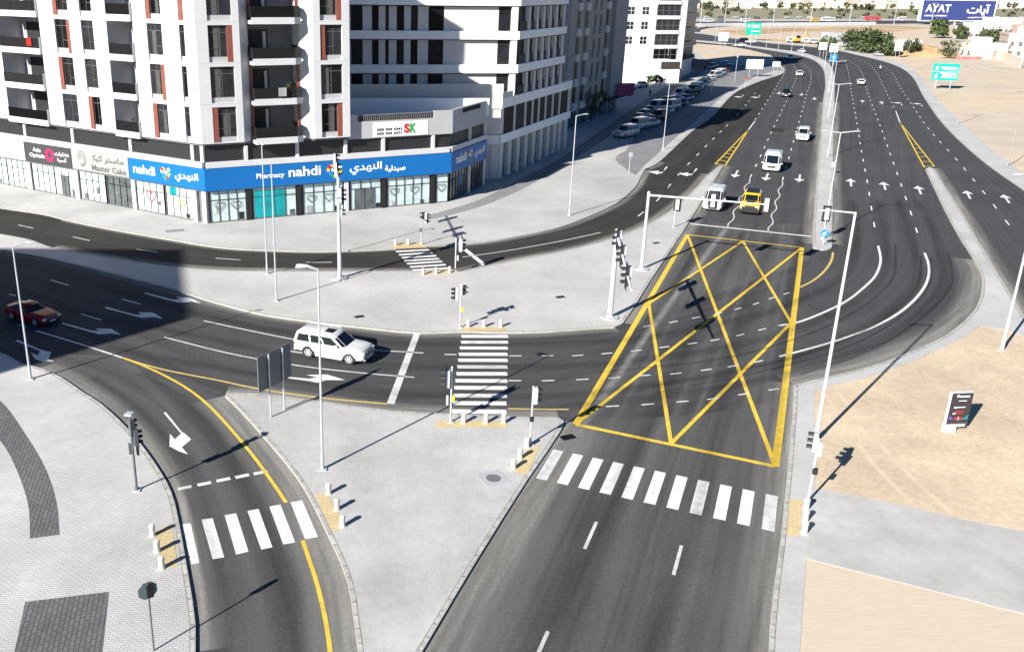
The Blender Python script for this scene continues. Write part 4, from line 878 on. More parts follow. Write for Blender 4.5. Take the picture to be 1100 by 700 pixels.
for z0, z1 in ((14.4, 15.55), (18.95, 20.05), (23.4, 24.5), (27.8, 28.9), (32.2, 33.3), (36.6, 37.7), (40.3, 41.8)):
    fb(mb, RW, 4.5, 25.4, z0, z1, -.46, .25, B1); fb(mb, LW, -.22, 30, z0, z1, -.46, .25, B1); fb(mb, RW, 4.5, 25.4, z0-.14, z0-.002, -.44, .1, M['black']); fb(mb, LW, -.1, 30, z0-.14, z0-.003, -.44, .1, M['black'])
mb2 = mb; part(mb, 'wall', W)
mb = MB()
for s in (-.25, 3.0, 6.3, 9.6, 12.9, 16.2, 19.5, 22.6, 25.2, 28.2): fb(mb, RW, s, s+1.2, .12, 5.15, -.5, .05, BG)
fb(mb, LW0, .15, 1.3, .12, 5.15, -.5, .05, BG); part(mb, 'arcade', W)
mb = MB(); fq(mb, RW, .2, 30, .12, 4.1, -3.1, M['shop_glass']); fq(mb, RW, .2, 30, 4.1, 5.1, -3.05, M['black']); part(mb, 'shop_window', W)
for a, b in ((.8, 4.3), (5.2, 8.6), (9.4, 11.6), (12.4, 14.3), (15.2, 17.4), (18.3, 20.7), (21.4, 24.0), (24.9, 28.6)):
    mb = MB(); fb(mb, RW, a, b, 6.36, 9.99, -.02, .03, M['opening']); w = part(mb, 'window', W)
    mb = MB(); fb(mb, RW, b+.06, b+.55, 6.37, 9.98, 0, .2, BG); mb.build('pier', w, origin=W.location)
bands = [(11.3, 14.26), (15.55, 18.81), (20.05, 23.26), (24.5, 27.66)]
for i, (z0, z1) in enumerate(bands):
    for a, b in ((5.6, 8.3), (9.9, 11.6), (13.6, 14.4), (15.6, 17.2), (18.6, 20.1), (21.6, 23.6)):
        mb = MB(); fb(mb, RW, a, b, z0+.01, z1-.01, -.445, -.40, M['opening']); fb(mb, RW, a, b, z0+.01, z0+1.25, -.2, -.15, M['black']); w = part(mb, 'window', W)
        mb = MB(); fb(mb, RW, b+.1, b+.95, z0+.005, z1-.005, -.44, .12, BG); mb.build('pier', w, origin=W.location)
    for a, b in ((1.0, 2.7), (10.4, 12.5), (14.0, 14.95), (15.9, 16.9), (18.0, 18.45), (19.4, 20.3), (21.6, 23.2), (25, 26.5)):
        mb = MB(); fb(mb, LW, a, b, z0+.01, z1-.01, -.445, -.40, M['opening']); part(mb, 'window', W)
    mb = MB(); fb(mb, LW, .05, .95, z0+.004, z1-.004, -.44, .1, BG); part(mb, 'pier', W)

# --- grey block with arched windows further up the street
cA = G(636, 128); RA = Fac(cA, 62.65); A = thing('residential_building', 'grey concrete block with arched windows between the office block and the white tower', 'building', (*cA, 0))
mb = MB(); GA = mat('stone_grey', (.33, .32, .31), .85, var=.1, vscale=.5, fine=.05, fscale=5)
mb.prism([RA.p2(-18.3, 0), RA.p2(18, 0), RA.p2(18, -20), RA.p2(-18.3, -20)], 0, 34, GA)
for z in (3.9, 8.9, 13.5, 18.1, 22.7, 27.3, 31.9): fb(mb, RA, -18.4, 18.1, z-.5, z-.2, -.2, .12, GA)
fb(mb, RA, 8.6, 18.1, 3.4, 34, -.2, .9, GA); part(mb, 'wall', A)
def arched(a, b, z0, z1, arch):
    mb = MB(); pts = [(a, z0), (b, z0), (b, z1)]+([((a+b)/2+(b-a)/2*cos(t), z1+(b-a)/2*sin(t)) for t in [pi*k/8 for k in range(1, 8)]] if arch else [])+[(a, z1)]
    mb.poly([RA((x, .02, z)) for x, z in pts], M['opening']); fb(mb, RA, a-.25, b+.25, z0-1.5, z0-.1, 0, .45, M['beige'] if arch else GA); return part(mb, 'window', A)
for a, b, h, arch in ((-14.6, -12.6, 2.6, 1), (-9.9, -7.6, 2.6, 1), (-3.6, -2.3, 2.2, 0), (.3, 1.7, 2.2, 0), (4.4, 6.4, 2.6, 1), (10.4, 12.6, 2.0, 0), (14.6, 16.6, 2.0, 0)):
    o = arched(a, b, 4.7, 4.7+h, arch)
    for k in range(1, 6): raise_copy(o, 4.62*k, A)
for s in (-17, -10, -3, 4, 11):
    mb = MB(); fb(mb, RA, s, s+5.6, .15, 3.1, -.1, .06, M['shop_dark']); part(mb, 'shop_window', A)
mb = MB(); fb(mb, RA, 5, 16, 3.2, 3.5, .05, 2.2, M['black']); part(mb, 'awning', A)
for q, lab in ((11.5, 'upper'), (13.5, 'lower')):
    o = RA((q, 1.6, 3.6)); t = thing('hanging_sign', f'purple shop sign standing out from the grey arched block, {"left" if lab == "upper" else "right"} one of the two', 'sign', o)
    mb = MB(); mb.box(-.0, 3.6, -.12, .12, 0, 2.6, mat('sign_purple', (.20, .02, .10), .5)); p_ = mb.build('sign_board', t); t.rotation_euler = (0, 0, radians(18))
    mb = MB(); text('CAFE', (.4, -.13, .9), (1, 0, 0), (0, -1, 0), 2.6, .8, M['text_white'], t) if False else None

# --- tall white tower with a glazed corner
cT = (77.0, 274.54); RT = Fac(cT, 62.65); LT = Fac(cT, 190, -1); TT = thing('apartment_tower', 'tall white tower with a glazed corner and a low white annex by the parking lot', 'building', (*cT, 0))
mb = MB(); WR = M['render']
mb.prism([cT, RT.p2(22, 0), RT.p2(22, -24), LT.p2(22, -20), LT.p2(22, 0)], 0, 52, WR); part(mb, 'wall', TT)
zf = [5.2+4.1*k for k in range(12)]
mb = MB(); LT1 = Fac(LT.p2(9, 5), 190, -1); mb.prism([LT.p2(3.2, .5), LT.p2(3.2, 9), LT.p2(19.5, 9), LT.p2(19.5, .5)], 0, 6.1, M['render2']); part(mb, 'annex', TT)
mb = MB(); fb(mb, LT, 3.3, 9.0, 4.0, 6.0, 9.0, 9.2, mat('annex_brown', (.05, .038, .032), .6)); part(mb, 'annex_canopy', TT)
for k, z in enumerate(zf[:8]):
    for a, b, dz in ((.5, 7.6, 0),):
        mb = MB(); fb(mb, LT, a, b, z+.7, z+3.6, .01, .06, M['glass']); w = part(mb, 'corner_glazing', TT)
        mb = MB()
        for q in range(5): fb(mb, LT, a+(b-a)*q/4-.06, a+(b-a)*q/4+.06, z+.7, z+3.6, .062, .12, M['frame'])
        fb(mb, LT, a, b, z+2.0, z+2.1, .063, .11, M['frame']); fb(mb, LT, a, b, z-.3, z+.69, .01, .55, WR); mb.build('window_frame', w, origin=TT.location)
    mb = MB(); fb(mb, RT, .9, 21, z+.7, z+3.6, .01, .06, M['glass_tint']); w = part(mb, 'side_glazing', TT)
    mb = MB(); fb(mb, RT, .4, 21.6, z-.2, z+.2, .01, 1.0, WR); fb(mb, RT, .8, 21.2, z+.21, z+1.2, .8, .86, M['glass_tint']); mb.build('balcony', w, origin=TT.location)
    for a in (10.2, 14.6, 18.6):
        if z > 6:
            mb = MB(); fb(mb, LT, a, a+1.9, z+1.0, z+3.0, .01, .05, M['glass']); w = part(mb, 'window', TT)
            mb = MB(); fb(mb, LT, a+.88, a+1.02, z+1.0, z+3.0, .052, .1, WR); fb(mb, LT, a, a+1.9, z+1.95, z+2.08, .053, .09, WR); mb.build('window_frame', w, origin=TT.location)
    mb = MB(); fb(mb, LT, 19.3, 22.6, z-.3, z+.9, .01, 1.5, WR); part(mb, 'balcony', TT)
mb = MB(); fb(mb, RT, -.35, .35, 0, 52, .0, 1.5, M['concrete']); part(mb, 'corner_fin', TT)

# --- the block standing outside the picture on the left, whose shade falls across the street
sh = Vector((sin(SUN_AZ), cos(SUN_AZ)))
HB = 38.; k_ = HB/math.tan(SUN_EL)
c0 = Vector(G(206, 341))-sh*k_; c1 = Vector(G(197, 268))-sh*k_
dirb = (c1-c0).normalized(); left = Vector((-dirb.y, dirb.x))
Bq = thing('apartment_building', 'pale apartment block beyond the left edge of the picture whose shade crosses the street', 'building', (*c0, 0))
mb = MB(); v_ = Vector((-30, -1)); pts = [c0, c1, c1+v_, c0+v_]; mb.prism([tuple(p) for p in pts], 0, HB, M['grey_dk']); part(mb, 'wall', Bq)

# ------------------------------------------------------------------ street furniture
def az(deg): return Matrix.Rotation(-radians(deg), 3, 'Z')       # facing: degrees clockwise from +Y
def signal_head(t, loc, face, lamps=3, plate=True, housing='pole_white', s=1.):
    """black signal head: housing, backplate, and for every lamp a lens under its visor"""
    R = az(face); o = Vector(loc); T_ = lambda p: o+R@(p*s); h = .36*lamps
    mb = MB(); mb.box(-.17, .17, -.16, .06, 0, h, M[housing], T_)
    mb.box(-.172, .172, .061, .075, 0, h, M['black'], T_)
    if plate:
        w = .36
        mb.box(-w, w, .062, .07, -.2, h+.2, M['black'], T_)
    hd = mb.build('signal_head', t)
    for k in range(lamps):
        mb = MB(); z = .18+.36*k; n = 10
        mb.ring([[T_(Vector((cos(2*pi*q/n)*.12, .085, z+sin(2*pi*q/n)*.12))) for q in range(n)], [T_(Vector((cos(2*pi*q/n)*.12, .095, z+sin(2*pi*q/n)*.12))) for q in range(n)]], M['lens_dark'])
        mb.ring([[T_(Vector((cos(pi*q/8)*.15, .08, z+sin(pi*q/8)*.15))) for q in range(9)]+[T_(Vector((cos(pi*q/8)*.14, .08, z+sin(pi*q/8)*.14))) for q in range(8, -1, -1)], [T_(Vector((cos(pi*q/8)*.15, .36, z-.02+sin(pi*q/8)*.15))) for q in range(9)]+[T_(Vector((cos(pi*q/8)*.14, .36, z-.02+sin(pi*q/8)*.14))) for q in range(8, -1, -1)]], M['black'])
        mb.build('signal_lamp', hd)
    return hd
def signal(px, h, heads, label, r=.07, extra=None, m='pole'):
    x, y = G(*px, PZ); t = thing('traffic_light', label, 'traffic light', (x, y, PZ))
    mb = MB(); mb.tube((0, 0, 0), (0, 0, h), r, r*.85, M[m], 12); mb.tube((0, 0, h), (0, 0, h+.06), r*1.1, r*.6, M[m], 12); mb.build('pole', t, smooth=.6)
    mb = MB(); mb.box(-.22, .22, -.22, .22, 0, .05, M['concrete']); mb.tube((0, 0, .05), (0, 0, .2), r*1.6, r*1.3, M[m], 12); mb.build('base_plate', t)
    for hd in heads: signal_head(t, *hd[:2], **(hd[2] if len(hd) > 2 else {}))
    for e in extra or ():
        mb = MB(); R = az(e[1]); o = Vector(e[0]); w, d, hh = e[2]; mb.box(-w/2, w/2, -d/2, d/2, 0, hh, M[e[3]], lambda p: o+R@p); mb.build(e[4], t, bevel=.02)
    return t
S = signal
S((147, 526), 4.45, [((.22, .12, 2.65), 55, dict(plate=False, housing='pole_dark', s=.85)), ((.02, .2, 3.2), 20, dict(plate=False, housing='pole_dark', s=.85))], 'traffic light with a square detector on top by the curved slip road', extra=[((-.15, .0, 2.2), 60, (.22, .12, .62), 'pole_dark', 'push_button_box'), ((.22, .1, 2.1), 60, (.24, .12, .6), 'black', 'pedestrian_signal'), ((0, 0, 4.5), 10, (.42, .42, .12), 'pole', 'detector')], m='pole_dark')
S((484, 453), 3.75, [((-.28, -.05, 2.45), -80, dict(s=1.05))], 'traffic light with yellow push button at the near end of the long crosswalk', extra=[((.14, -.06, 1.45), 90, (.22, .16, .4), 'yellow', 'push_button_box'), ((-.24, 0, 1.2), 90, (.2, .14, .62), 'pole_white', 'pedestrian_signal')])
S((569.5, 476.5), 3.75, [((.18, 0, 2.7), 80, dict(plate=False, s=.95))], 'slim traffic light behind the cream bollards at the tip of the triangular island', extra=[((0, -.1, 1.55), 0, (.24, .16, .3), 'black', 'push_button_box')])
S((494, 351.5), 3.3, [((-.42, 0, 2.3), -100, dict(plate=False)), ((.2, .1, 2.75), 140, dict(lamps=2, plate=False, s=1.15))], 'traffic light with yellow push button at the far end of the long crosswalk', extra=[((.16, -.05, 1.35), 90, (.2, .16, .4), 'yellow', 'push_button_box')])
S((489, 291.4), 3.3, [((.5, .0, 2.0), 80, dict(s=1.15))], 'traffic light with a broad backplate beside the small crosswalk on the upper street', extra=[((.2, -.05, 1.1), 90, (.24, .16, .5), 'pole_white', 'push_button_box')])
S((452.5, 262.5), 3.5, [((.55, .05, 2.3), 115, dict(plate=False)), ((.1, .1, 2.75), -150, dict(lamps=2, plate=False, s=1.1))], 'traffic light standing on the paving in front of the pharmacy', extra=[((-.12, -.05, 1.4), 90, (.2, .16, .4), 'pole_dark', 'push_button_box')])
S((868, 538), 3.75, [((-.16, .1, 3.0), -60, dict(plate=False))], 'traffic light by the bollards on the right hand pavement', extra=[((.05, -.08, 1.7), 20, (.26, .2, .36), 'black', 'push_button_box'), ((.12, .05, 2.7), -60, (.1, .3, .8), 'pole_white', 'pedestrian_signal')], m='pole_white')
S((883.5, 257.5), 3.2, [((.05, .1, 2.25), 8, dict(s=1.2))], 'traffic light at the nose of the central median beside the round blue sign')
S((723.5, 244), 3.2, [((.2, .05, 2.05), 20, dict(s=1.1))], 'traffic light beside the mast arm gantry near the white van')
# gantries with a mast arm
def gantry(px, h, arm, heads, label, r=.17, m='pole_white'):
    x, y = G(*px, PZ); t = thing('signal_gantry', label, 'traffic light', (x, y, PZ))
    mb = MB(); mb.tube((0, 0, 0), (0, 0, h), r, r*.8, M[m], 16); mb.tube((0, 0, h), (0, 0, h+.12), r*.95, r*.5, M[m], 16); mb.build('pole', t, smooth=.6)
    mb = MB(); mb.tube((0, 0, 0), (0, 0, .1), .75, .72, M['concrete'], 20); mb.tube((0, 0, .1), (0, 0, .16), .38, .36, M[m], 12); mb.build('base_plate', t)
    a = Vector((*arm, .15)); mb = MB(); mb.tube((0, 0, h-.25), Vector((0, 0, h-.25))+a, r*.62, r*.36, M[m], 12); mb.build('mast_arm', t, smooth=.6)
    for f, dz, face, kw in heads: p = (a*f)+Vector((0, 0, h-.25)); signal_head(t, (p.x, p.y, p.z+dz), face, **kw)
    return t
gantry((689, 289), 7.6, (9.9, -4.0), [(.55, -.62, 24, dict(s=1.1)), (.985, -.62, 24, dict(s=1.1))], 'white signal gantry whose arm reaches over the white van and the yellow jeep')
g2 = gantry((655, 341), 7.5, (-2.2, -14.8), [(.1, -.75, -85, dict(s=1.3)), (.42, -.75, -85, dict(s=1.3)), (.78, -.75, -85, dict(s=1.3))], 'white signal gantry with three heads, its arm pointing at the viewer over the cross street', r=.22)
g3 = gantry((365, 299), 9.4, (-1.25, 11.3), [(.45, -.7, 95, dict(s=1.25)), (.85, -.7, 95, dict(s=1.25))], 'tall signal gantry on the middle island in front of the pharmacy sign emblem', r=.2, m='pole')
signal_head(g3, (.3, -.1, 7.3), 100, s=1.15); signal_head(g3, (.25, .1, 5.9), 90, lamps=2, plate=False)

# lamp posts
def lamp_post(px, h, arms, label, z=PZ, reach=1.6, r=.08, m='pole', base=None):
    x, y = base or G(*px, z); t = thing('street_lamp', label, 'street lamp', (x, y, z), 0, 'street lamps')
    mb = MB(); mb.tube((0, 0, 0), (0, 0, h), r, r*.6, M[m], 14); mb.build('pole', t, smooth=.6)
    mb = MB(); mb.box(-.24, .24, -.24, .24, 0, .06, M['concrete']); mb.tube((0, 0, .06), (0, 0, .9), r*1.35, r*1.25, M[m], 12); mb.build('base_plate', t, smooth=.6)
    for deg in arms:
        d = Vector((sin(radians(deg)), cos(radians(deg)), 0)); e = Vector((0, 0, h-.05)); k = e+d*reach+Vector((0, 0, .18))
        mb = MB(); mb.tube(e, k, .055, .045, M[m], 8); arm = mb.build('lamp_arm', t)
        s = Vector((d.y, -d.x, 0)); mb = MB()
        rings = [[k+d*a+s*w*cos(2*pi*q/10)+Vector((0, 0, hh*sin(2*pi*q/10))) for q in range(10)] for a, w, hh in ((-.1, .05, .04), (.08, .12, .06), (.42, .13, .06), (.58, .07, .03))]
        mb.ring(rings, M['pole_white']); mb.build('lamp_head', arm, smooth=.8)
    return t
lp = lamp_post
lp((33, 407), 9.5, [65], 'street lamp in front of the dark red car at the left edge', reach=.9)
lp((346.5, 503.5), 11.9, [-100, -80], 'street lamp on the triangular island just in front of the white off-roader', reach=.6)
lp((297, 323), 12.0, [-90], 'thin street lamp on the middle island, the right one of the close pair')
lp((287, 294), 12.2, [160], 'thin street lamp on the middle island, left one of the close pair', reach=.3)
lp((611.5, 231.5), 11.85, [70], 'street lamp on the sunlit paving right of the pharmacy', reach=1.0)
lp((712, 161), 12.0, [65, -115], 'two armed street lamp beside the first parked cars', reach=1.3)
lp((714, 96), 10.5, [65, -115], 'street lamp with a small banner behind the row of parked cars', reach=1.0)
lp((876, 473), 14.3, [-98], 'tallest street lamp, on the sand edge right of the yellow box', reach=1.6, r=.115, m='pole_white')
lp((1076, 376), 13.5, [-90], 'street lamp on the sand between the two roads at the right edge', r=.11, m='pole_white')
for px, lab in (((884.5, 255), 'nearest street lamp of the row along the central median'), ((889, 168), 'second street lamp along the central median, level with the bus'), ((889.5, 126), 'third street lamp along the central median'), ((890, 99), 'fourth street lamp along the central median, where it starts to bend'), ((885.5, 72), 'street lamp beside the blue sign on the bend of the median'), ((862, 59.2), 'farthest street lamp on the bend of the median')):
    lp(px, 11.6, [90, -90], lab, m='pole_white', reach=1.5)
for px, lab in (((1082, 179), 'street lamp on the sandy verge at the right edge of the service road'), ((1028, 134), 'street lamp on the sandy verge right of the green sign'), ((1001.6, 105), 'street lamp on the verge left of the green sign'), ((974, 68), 'street lamp on the verge beside the white board and the sand heap'), ((948.6, 59.5), 'street lamp in front of the big green thicket'), ((905, 53.5), 'street lamp left of the big green thicket')):
    lp(px, 11.6, [-110], lab, z=0, r=.075, m='pole_tan')
for i, (px, lab) in enumerate((((850, 55.5), 'first'), ((836, 53), 'second'), ((823, 51), 'third'), ((806, 49), 'fourth'), ((790, 47), 'fifth'), ((768, 45), 'sixth'))):
    lp(px, 11, [0, 180], f'{lab} of the tiny street lamps along the far bend, counted from the right')

# bollards and tactile paving
BM = MB(); n = 12
BM.ring([[(cos(2*pi*k/n)*r, sin(2*pi*k/n)*r, z) for k in range(n)] for z, r in ((0, .17), (.04, .17), (.06, .15), (.44, .14), (.48, .155), (.58, .155), (.63, .12), (.65, .0001))], M['bollard'])
bproto = thing('bollard', '', 'bollard', (0, 0, 0), 0, 'cream bollards at the crossings')
BM.build('post', bproto, smooth=.7)
mb = MB(); mb.ring([[(cos(2*pi*k/n)*.158, sin(2*pi*k/n)*.158, z) for k in range(n)] for z in (.51, .56)], M['concrete'], cap=False); mb.build('band', bproto)
first = True
for where, pts in (('by the slip road on the left pavement', [((164, 575), 'far'), ((169, 592), 'middle'), ((174, 610), 'near')]),
                   ('opposite, across the slip road', [((353, 530), 'far'), ((362, 547), 'middle'), ((368, 565), 'near')]),
                   ('at the near end of the long crosswalk', [((498, 454), 'left'), ((522, 454), 'middle'), ((541, 454), 'right')]),
                   ('at the far end of the long crosswalk', [((503, 351), 'left'), ((520, 351), 'middle'), ((538, 351), 'right')]),
                   ('at the island tip by the zebra crossing', [((566, 480), 'far'), ((558.5, 492), 'middle'), ((551.5, 503), 'near')]),
                   ('on the right pavement by the zebra crossing', [((866, 546), 'far'), ((865, 559), 'middle'), ((864, 572), 'near')]),
                   ('on the pharmacy side of the small crosswalk', [((425, 263.5), 'left'), ((438.5, 263), 'right')]),
                   ('on the island side of the small crosswalk', [((454.5, 295), 'left'), ((468.5, 294), 'middle'), ((483, 293), 'right')])):
    for px, w in pts:
        x, y = G(*px, PZ); lab = f'{w} cream bollard {where}'
        if first: bproto.location = (x, y, PZ); bproto['label'] = lab; first = False
        else: dup(bproto, (x, y, PZ), 0, lab)

# road signs
def posts_sign(name, label, cat, base, h0, h1, face, w, m_front, m_back, posts=(-.3, .3), r=.05, z=PZ, thick=.06):
    """flat panel on posts; the panel spans h0..h1, faces `face` degrees"""
    t = thing(name, label, cat, (*base, z)); R = az(face); T_ = lambda p: R@p
    for q in posts:
        mb = MB(); a = T_(Vector((q*w, -.08, 0))); mb.tube(a, a+Vector((0, 0, h1-.05)), r, r, M['pole'], 8); mb.build('post', t)
    mb = MB(); mb.box(-w/2, w/2, 0, thick, h0, h1, m_front, T_)
    if m_back is not m_front: mb.poly([T_(Vector((x, -.004, zz))) for x, zz in ((-w/2, h0), (w/2, h0), (w/2, h1), (-w/2, h1))], m_back, [(0, 0), (0, w), (h1-h0, w), (h1-h0, 0)])
    mb.build('sign_panel', t)
    return t
a, b = Vector(G(290.6, 447, PZ)), Vector(G(304, 439.5, PZ)); c = (a+b)/2; ang = math.degrees(atan2((b-a).y, (b-a).x))
posts_sign('direction_sign', 'back of a grey ribbed direction sign on two posts on the triangular island', 'sign', tuple(c), 2.0, 4.35, -ang, 3.1, M['board_back'], M['board_back'], (-.21, .21), .06)
# octagonal sign seen from behind
x, y = G(165.4, 698, PZ); t = thing('stop_sign', 'dark back of an octagonal sign on a thin pole on the left pavement', 'sign', (x, y, PZ))
mb = MB(); mb.tube((0, 0, 0), (0, 0, 3.25), .04, .04, M['pole_dark'], 8); mb.build('pole', t)
R = az(-36); mb = MB(); mb.ring([[R@Vector((.42*cos(pi/8+pi/4*k), yy, 2.9+.42*sin(pi/8+pi/4*k))) for k in range(8)] for yy in (.05, .07)], mat('sign_back_teal', (.13, .17, .18), .5)); mb.build('sign_panel', t)
mb = MB(); mb.box(-.06, .2, -.07, .04, 2.6, 3.2, M['black'], lambda p: R@p); mb.build('bracket', t)
# advertising totem
x, y = G(1021, 463, .11); t = thing('advertising_totem', 'small white advertising totem with a dark poster standing on the sand', 'sign', (x, y, .11)); t.scale = (.88, .88, .88)
R = az(180-6); Tt = lambda p: R@p
mb = MB(); mb.box(-.25, .62, -.2, .2, 0, .5, M['pole_white'], Tt); mb.box(-.9, .62, -.18, .18, .42, .58, M['pole_white'], Tt); mb.build('foot', t, bevel=.03)
mb = MB(); mb.box(-1.05, .62, -.12, .12, .6, 3.1, M['pole_white'], Tt); mb.build('casing', t, bevel=.03)
mb = MB(); mb.box(-1.0, .57, .121, .14, .66, 3.04, mat('poster_dark', (.03, .028, .035), .3), Tt); p_ = mb.build('poster', t)
mb = MB()
for x0, x1, z0, z1, m in ((-.75, .0, 2.72, 2.84, 'text_white'), (.02, .2, 2.74, 2.9, 'text_white'), (-.6, .0, 2.42, 2.47, 'text_white'), (-.6, .1, 1.92, 1.98, 'text_white'), (.0, .25, 1.88, 2.0, 'text_white'), (-.55, .1, 1.6, 1.66, 'red'), (.05, .25, 1.42, 1.52, 'text_white'), (-.5, 0, 1.45, 1.5, 'red'), (-.2, .05, 1.0, 1.16, 'red'), (-.55, -.3, 1.0, 1.16, 'red'), (-.28, -.22, .96, 1.2, 'text_white'), (-.6, .3, .8, .85, 'sign_grey')): mb.box(x0, x1, .141, .146, z0, z1, M[m], Tt)
mb.poly([Tt(Vector((x, .144, z))) for x, z in ((-.95, 1.35), (-.55, 1.0), (-.95, 1.0))], M['teal']); mb.poly([Tt(Vector((x, .144, z))) for x, z in ((.46, 1.35), (.1, 1.0), (.46, 1.0))], mat('poster_violet', (.12, .08, .3), .4)); mb.build('print', p_)
# round blue keep-right sign on the median nose
x, y = G(884, 263.5, PZ); t = thing('keep_right_sign', 'round blue keep right sign on the nose of the central median', 'sign', (x, y, PZ))
mb = MB(); mb.tube((0, 0, 0), (0, 0, 1.3), .035, .035, M['pole_white'], 8); mb.build('pole', t)
R = az(190); mb = MB(); mb.ring([[R@Vector((.42*cos(2*pi*k/20), yy, 1.35+.42*sin(2*pi*k/20))) for k in range(20)] for yy in (.04, .06)], M['route_blue']); p_ = mb.build('sign_panel', t)
mb = MB(); mb.poly([R@Vector((x, .066, z)) for x, z in ((-.2, 1.56), (-.12, 1.62), (.1, 1.33), (.2, 1.42), (.22, 1.1), (-.08, 1.14), (.02, 1.25))], M['text_white']); mb.build('arrow', p_)
# green direction sign, right
a, b = Vector(G(1004, 97)), Vector(G(1020, 94.5)); t = posts_sign('direction_sign', 'large green direction sign standing on the sand at the right', 'sign', tuple((a+b)/2), 2.4, 6.9, 180+14, 6.6, M['green_sign'], M['green_sign'], (-.28, .28), .12, 0)
R = az(194); mb = MB()
for x0, x1, z0, z1 in ((-2.9, 1.4, 5.7, 5.95), (-2.9, .8, 5.25, 5.45), (1.9, 2.6, 5.2, 6.0), (-2.9, 1.4, 4.15, 4.4), (-2.9, .6, 3.6, 3.85), (-2.9, 1.0, 3.05, 3.3), (1.9, 2.6, 2.9, 3.9), (-3.4, 3.4, 4.68, 4.74)):
    mb.box(x0, x1, .061, .066, z0, z1, M['text_white'], lambda p: R@p)
mb.build('sign_print', t)
x, y = G(808, 44); t = posts_sign('direction_sign', 'small green direction sign far beyond the bend', 'sign', (x, y), 3.0, 9.0, 182, 7.5, M['green_sign'], M['green_sign'], (-.2, .2), .15, 0)
R = az(182); mb = MB()
for x0, x1, z0, z1 in ((-3, 1.4, 7.4, 7.8), (-3, .9, 6.5, 6.9), (2, 3, 6.5, 7.9), (-3, 1.2, 4.6, 5.0)): mb.box(x0, x1, .061, .07, z0, z1, M['text_white'], lambda p: R@p)
mb.build('sign_print', t)
# white boards and small signs
for px, w, h0, h1, face, lab in (((809, 83.5), 5.4, 2.6, 5.4, 175, 'large white blank board on two posts beyond the parked cars'), ((833, 76.5), 2.6, 1.5, 3.0, 175, 'long low white board at the tip of the parking lot'), ((893, 70), 3.0, 4.5, 7.4, 185, 'white square sign on the median above the blue sign'), ((882, 62.5), 2.9, 3.2, 6.0, 185, 'white square sign on the bend of the median left of the blue sign'), ((963.5, 62), 3.2, 2.6, 6.6, 180, 'white board on the verge beside the big green thicket'), ((776, 49), 4.6, 2.0, 6.0, 180, 'white board on the far bend left of the small green sign'), ((893.5, 188), .5, 1.2, 1.9, 195, 'little white plate on the median beside the bus')):
    posts_sign('road_sign', lab, 'sign', G(*px), h0, h1, face, w, M['text_white'], M['concrete'], (-.25, .25) if w > 1 else (0,), .07 if w > 1 else .03, 0)
x, y = G(894, 73); t = posts_sign('road_sign', 'blue sign with a white arrow on the median bend', 'sign', (x, y), 2.0, 4.6, 185, 2.2, M['route_blue'], M['concrete'], (0,), .07, 0)
mb = MB(); R = az(185); mb.poly([R@Vector((x_, .064, z_)) for x_, z_ in ((-.15, 2.3), (.15, 2.3), (.15, 3.4), (.5, 3.4), (0, 4.2), (-.5, 3.4), (-.15, 3.4))], M['text_white']); mb.build('arrow', t)
for px, lab in (((675.5, 187), 'thin parking sign at the mouth of the parking lot'), ((800, 95), 'red roundel on a pole beside the parking lot'), ((763.5, 104), 'thin pole between the parked cars'), ((788, 96), 'white pole at the edge of the parking lot')):
    x, y = G(*px, PZ); t = thing('sign_post', lab, 'sign', (x, y, PZ)); hh = 3.2 if 'white pole' not in lab else 9
    mb = MB(); mb.tube((0, 0, 0), (0, 0, hh), .05, .05, M['pole'], 8); mb.build('pole', t)
    R = az(170); mb = MB(); mb.box(-.3, .3, .05, .08, hh-.65, hh-.02, M['red'] if 'red' in lab else M['pole'], lambda p: R@p); mb.build('sign_panel', t)
# covers let into the paving
for px, r, sq, lab in (((530, 513.5), .42, 1, 'round manhole cover in a square frame on the triangular island'), ((610, 468), .45, 0, 'small dark gully grate at the kerb by the zebra crossing'), ((386, 340), .4, 0, 'dark cover on the middle island above the white off-roader'), ((602, 319), .4, 0, 'dark cover on the middle island left of the three headed gantry'), ((705, 261), .4, 0, 'dark cover on the middle island beside the gantry pole'), ((188, 248), 1.4, 2, 'square pale hatch in the pharmacy pavement')):
    x, y = G(*px, PZ); z = PZ+.012 if px[0] != 610 else .05
    t = thing('manhole_cover', lab, 'manhole cover', (x, y, z)); mb = MB(); Rz = Matrix.Rotation(radians(24), 3, 'Z')
    if sq == 1: mb.box(-.75, .75, -.75, .75, -.01, .0, M['concrete'], lambda p: Rz@p)
    if sq == 2: mb.box(-1.3, 1.3, -.75, .75, -.01, .012, M['concrete'], lambda p: Rz@p); mb.box(-1.0, 1.0, -.5, .5, .0121, .018, M['pave_mid'], lambda p: Rz@p)
    elif sq == 1: mb.ring([[(r*cos(2*pi*k/20), r*sin(2*pi*k/20), zz) for k in range(20)] for zz in (.0, .012)], M['grey_dk'])
    else: mb.box(-r, r, -r*.6, r*.6, -.01, .012, M['opening'], lambda p: Rz@p)
    mb.build('cover', t)
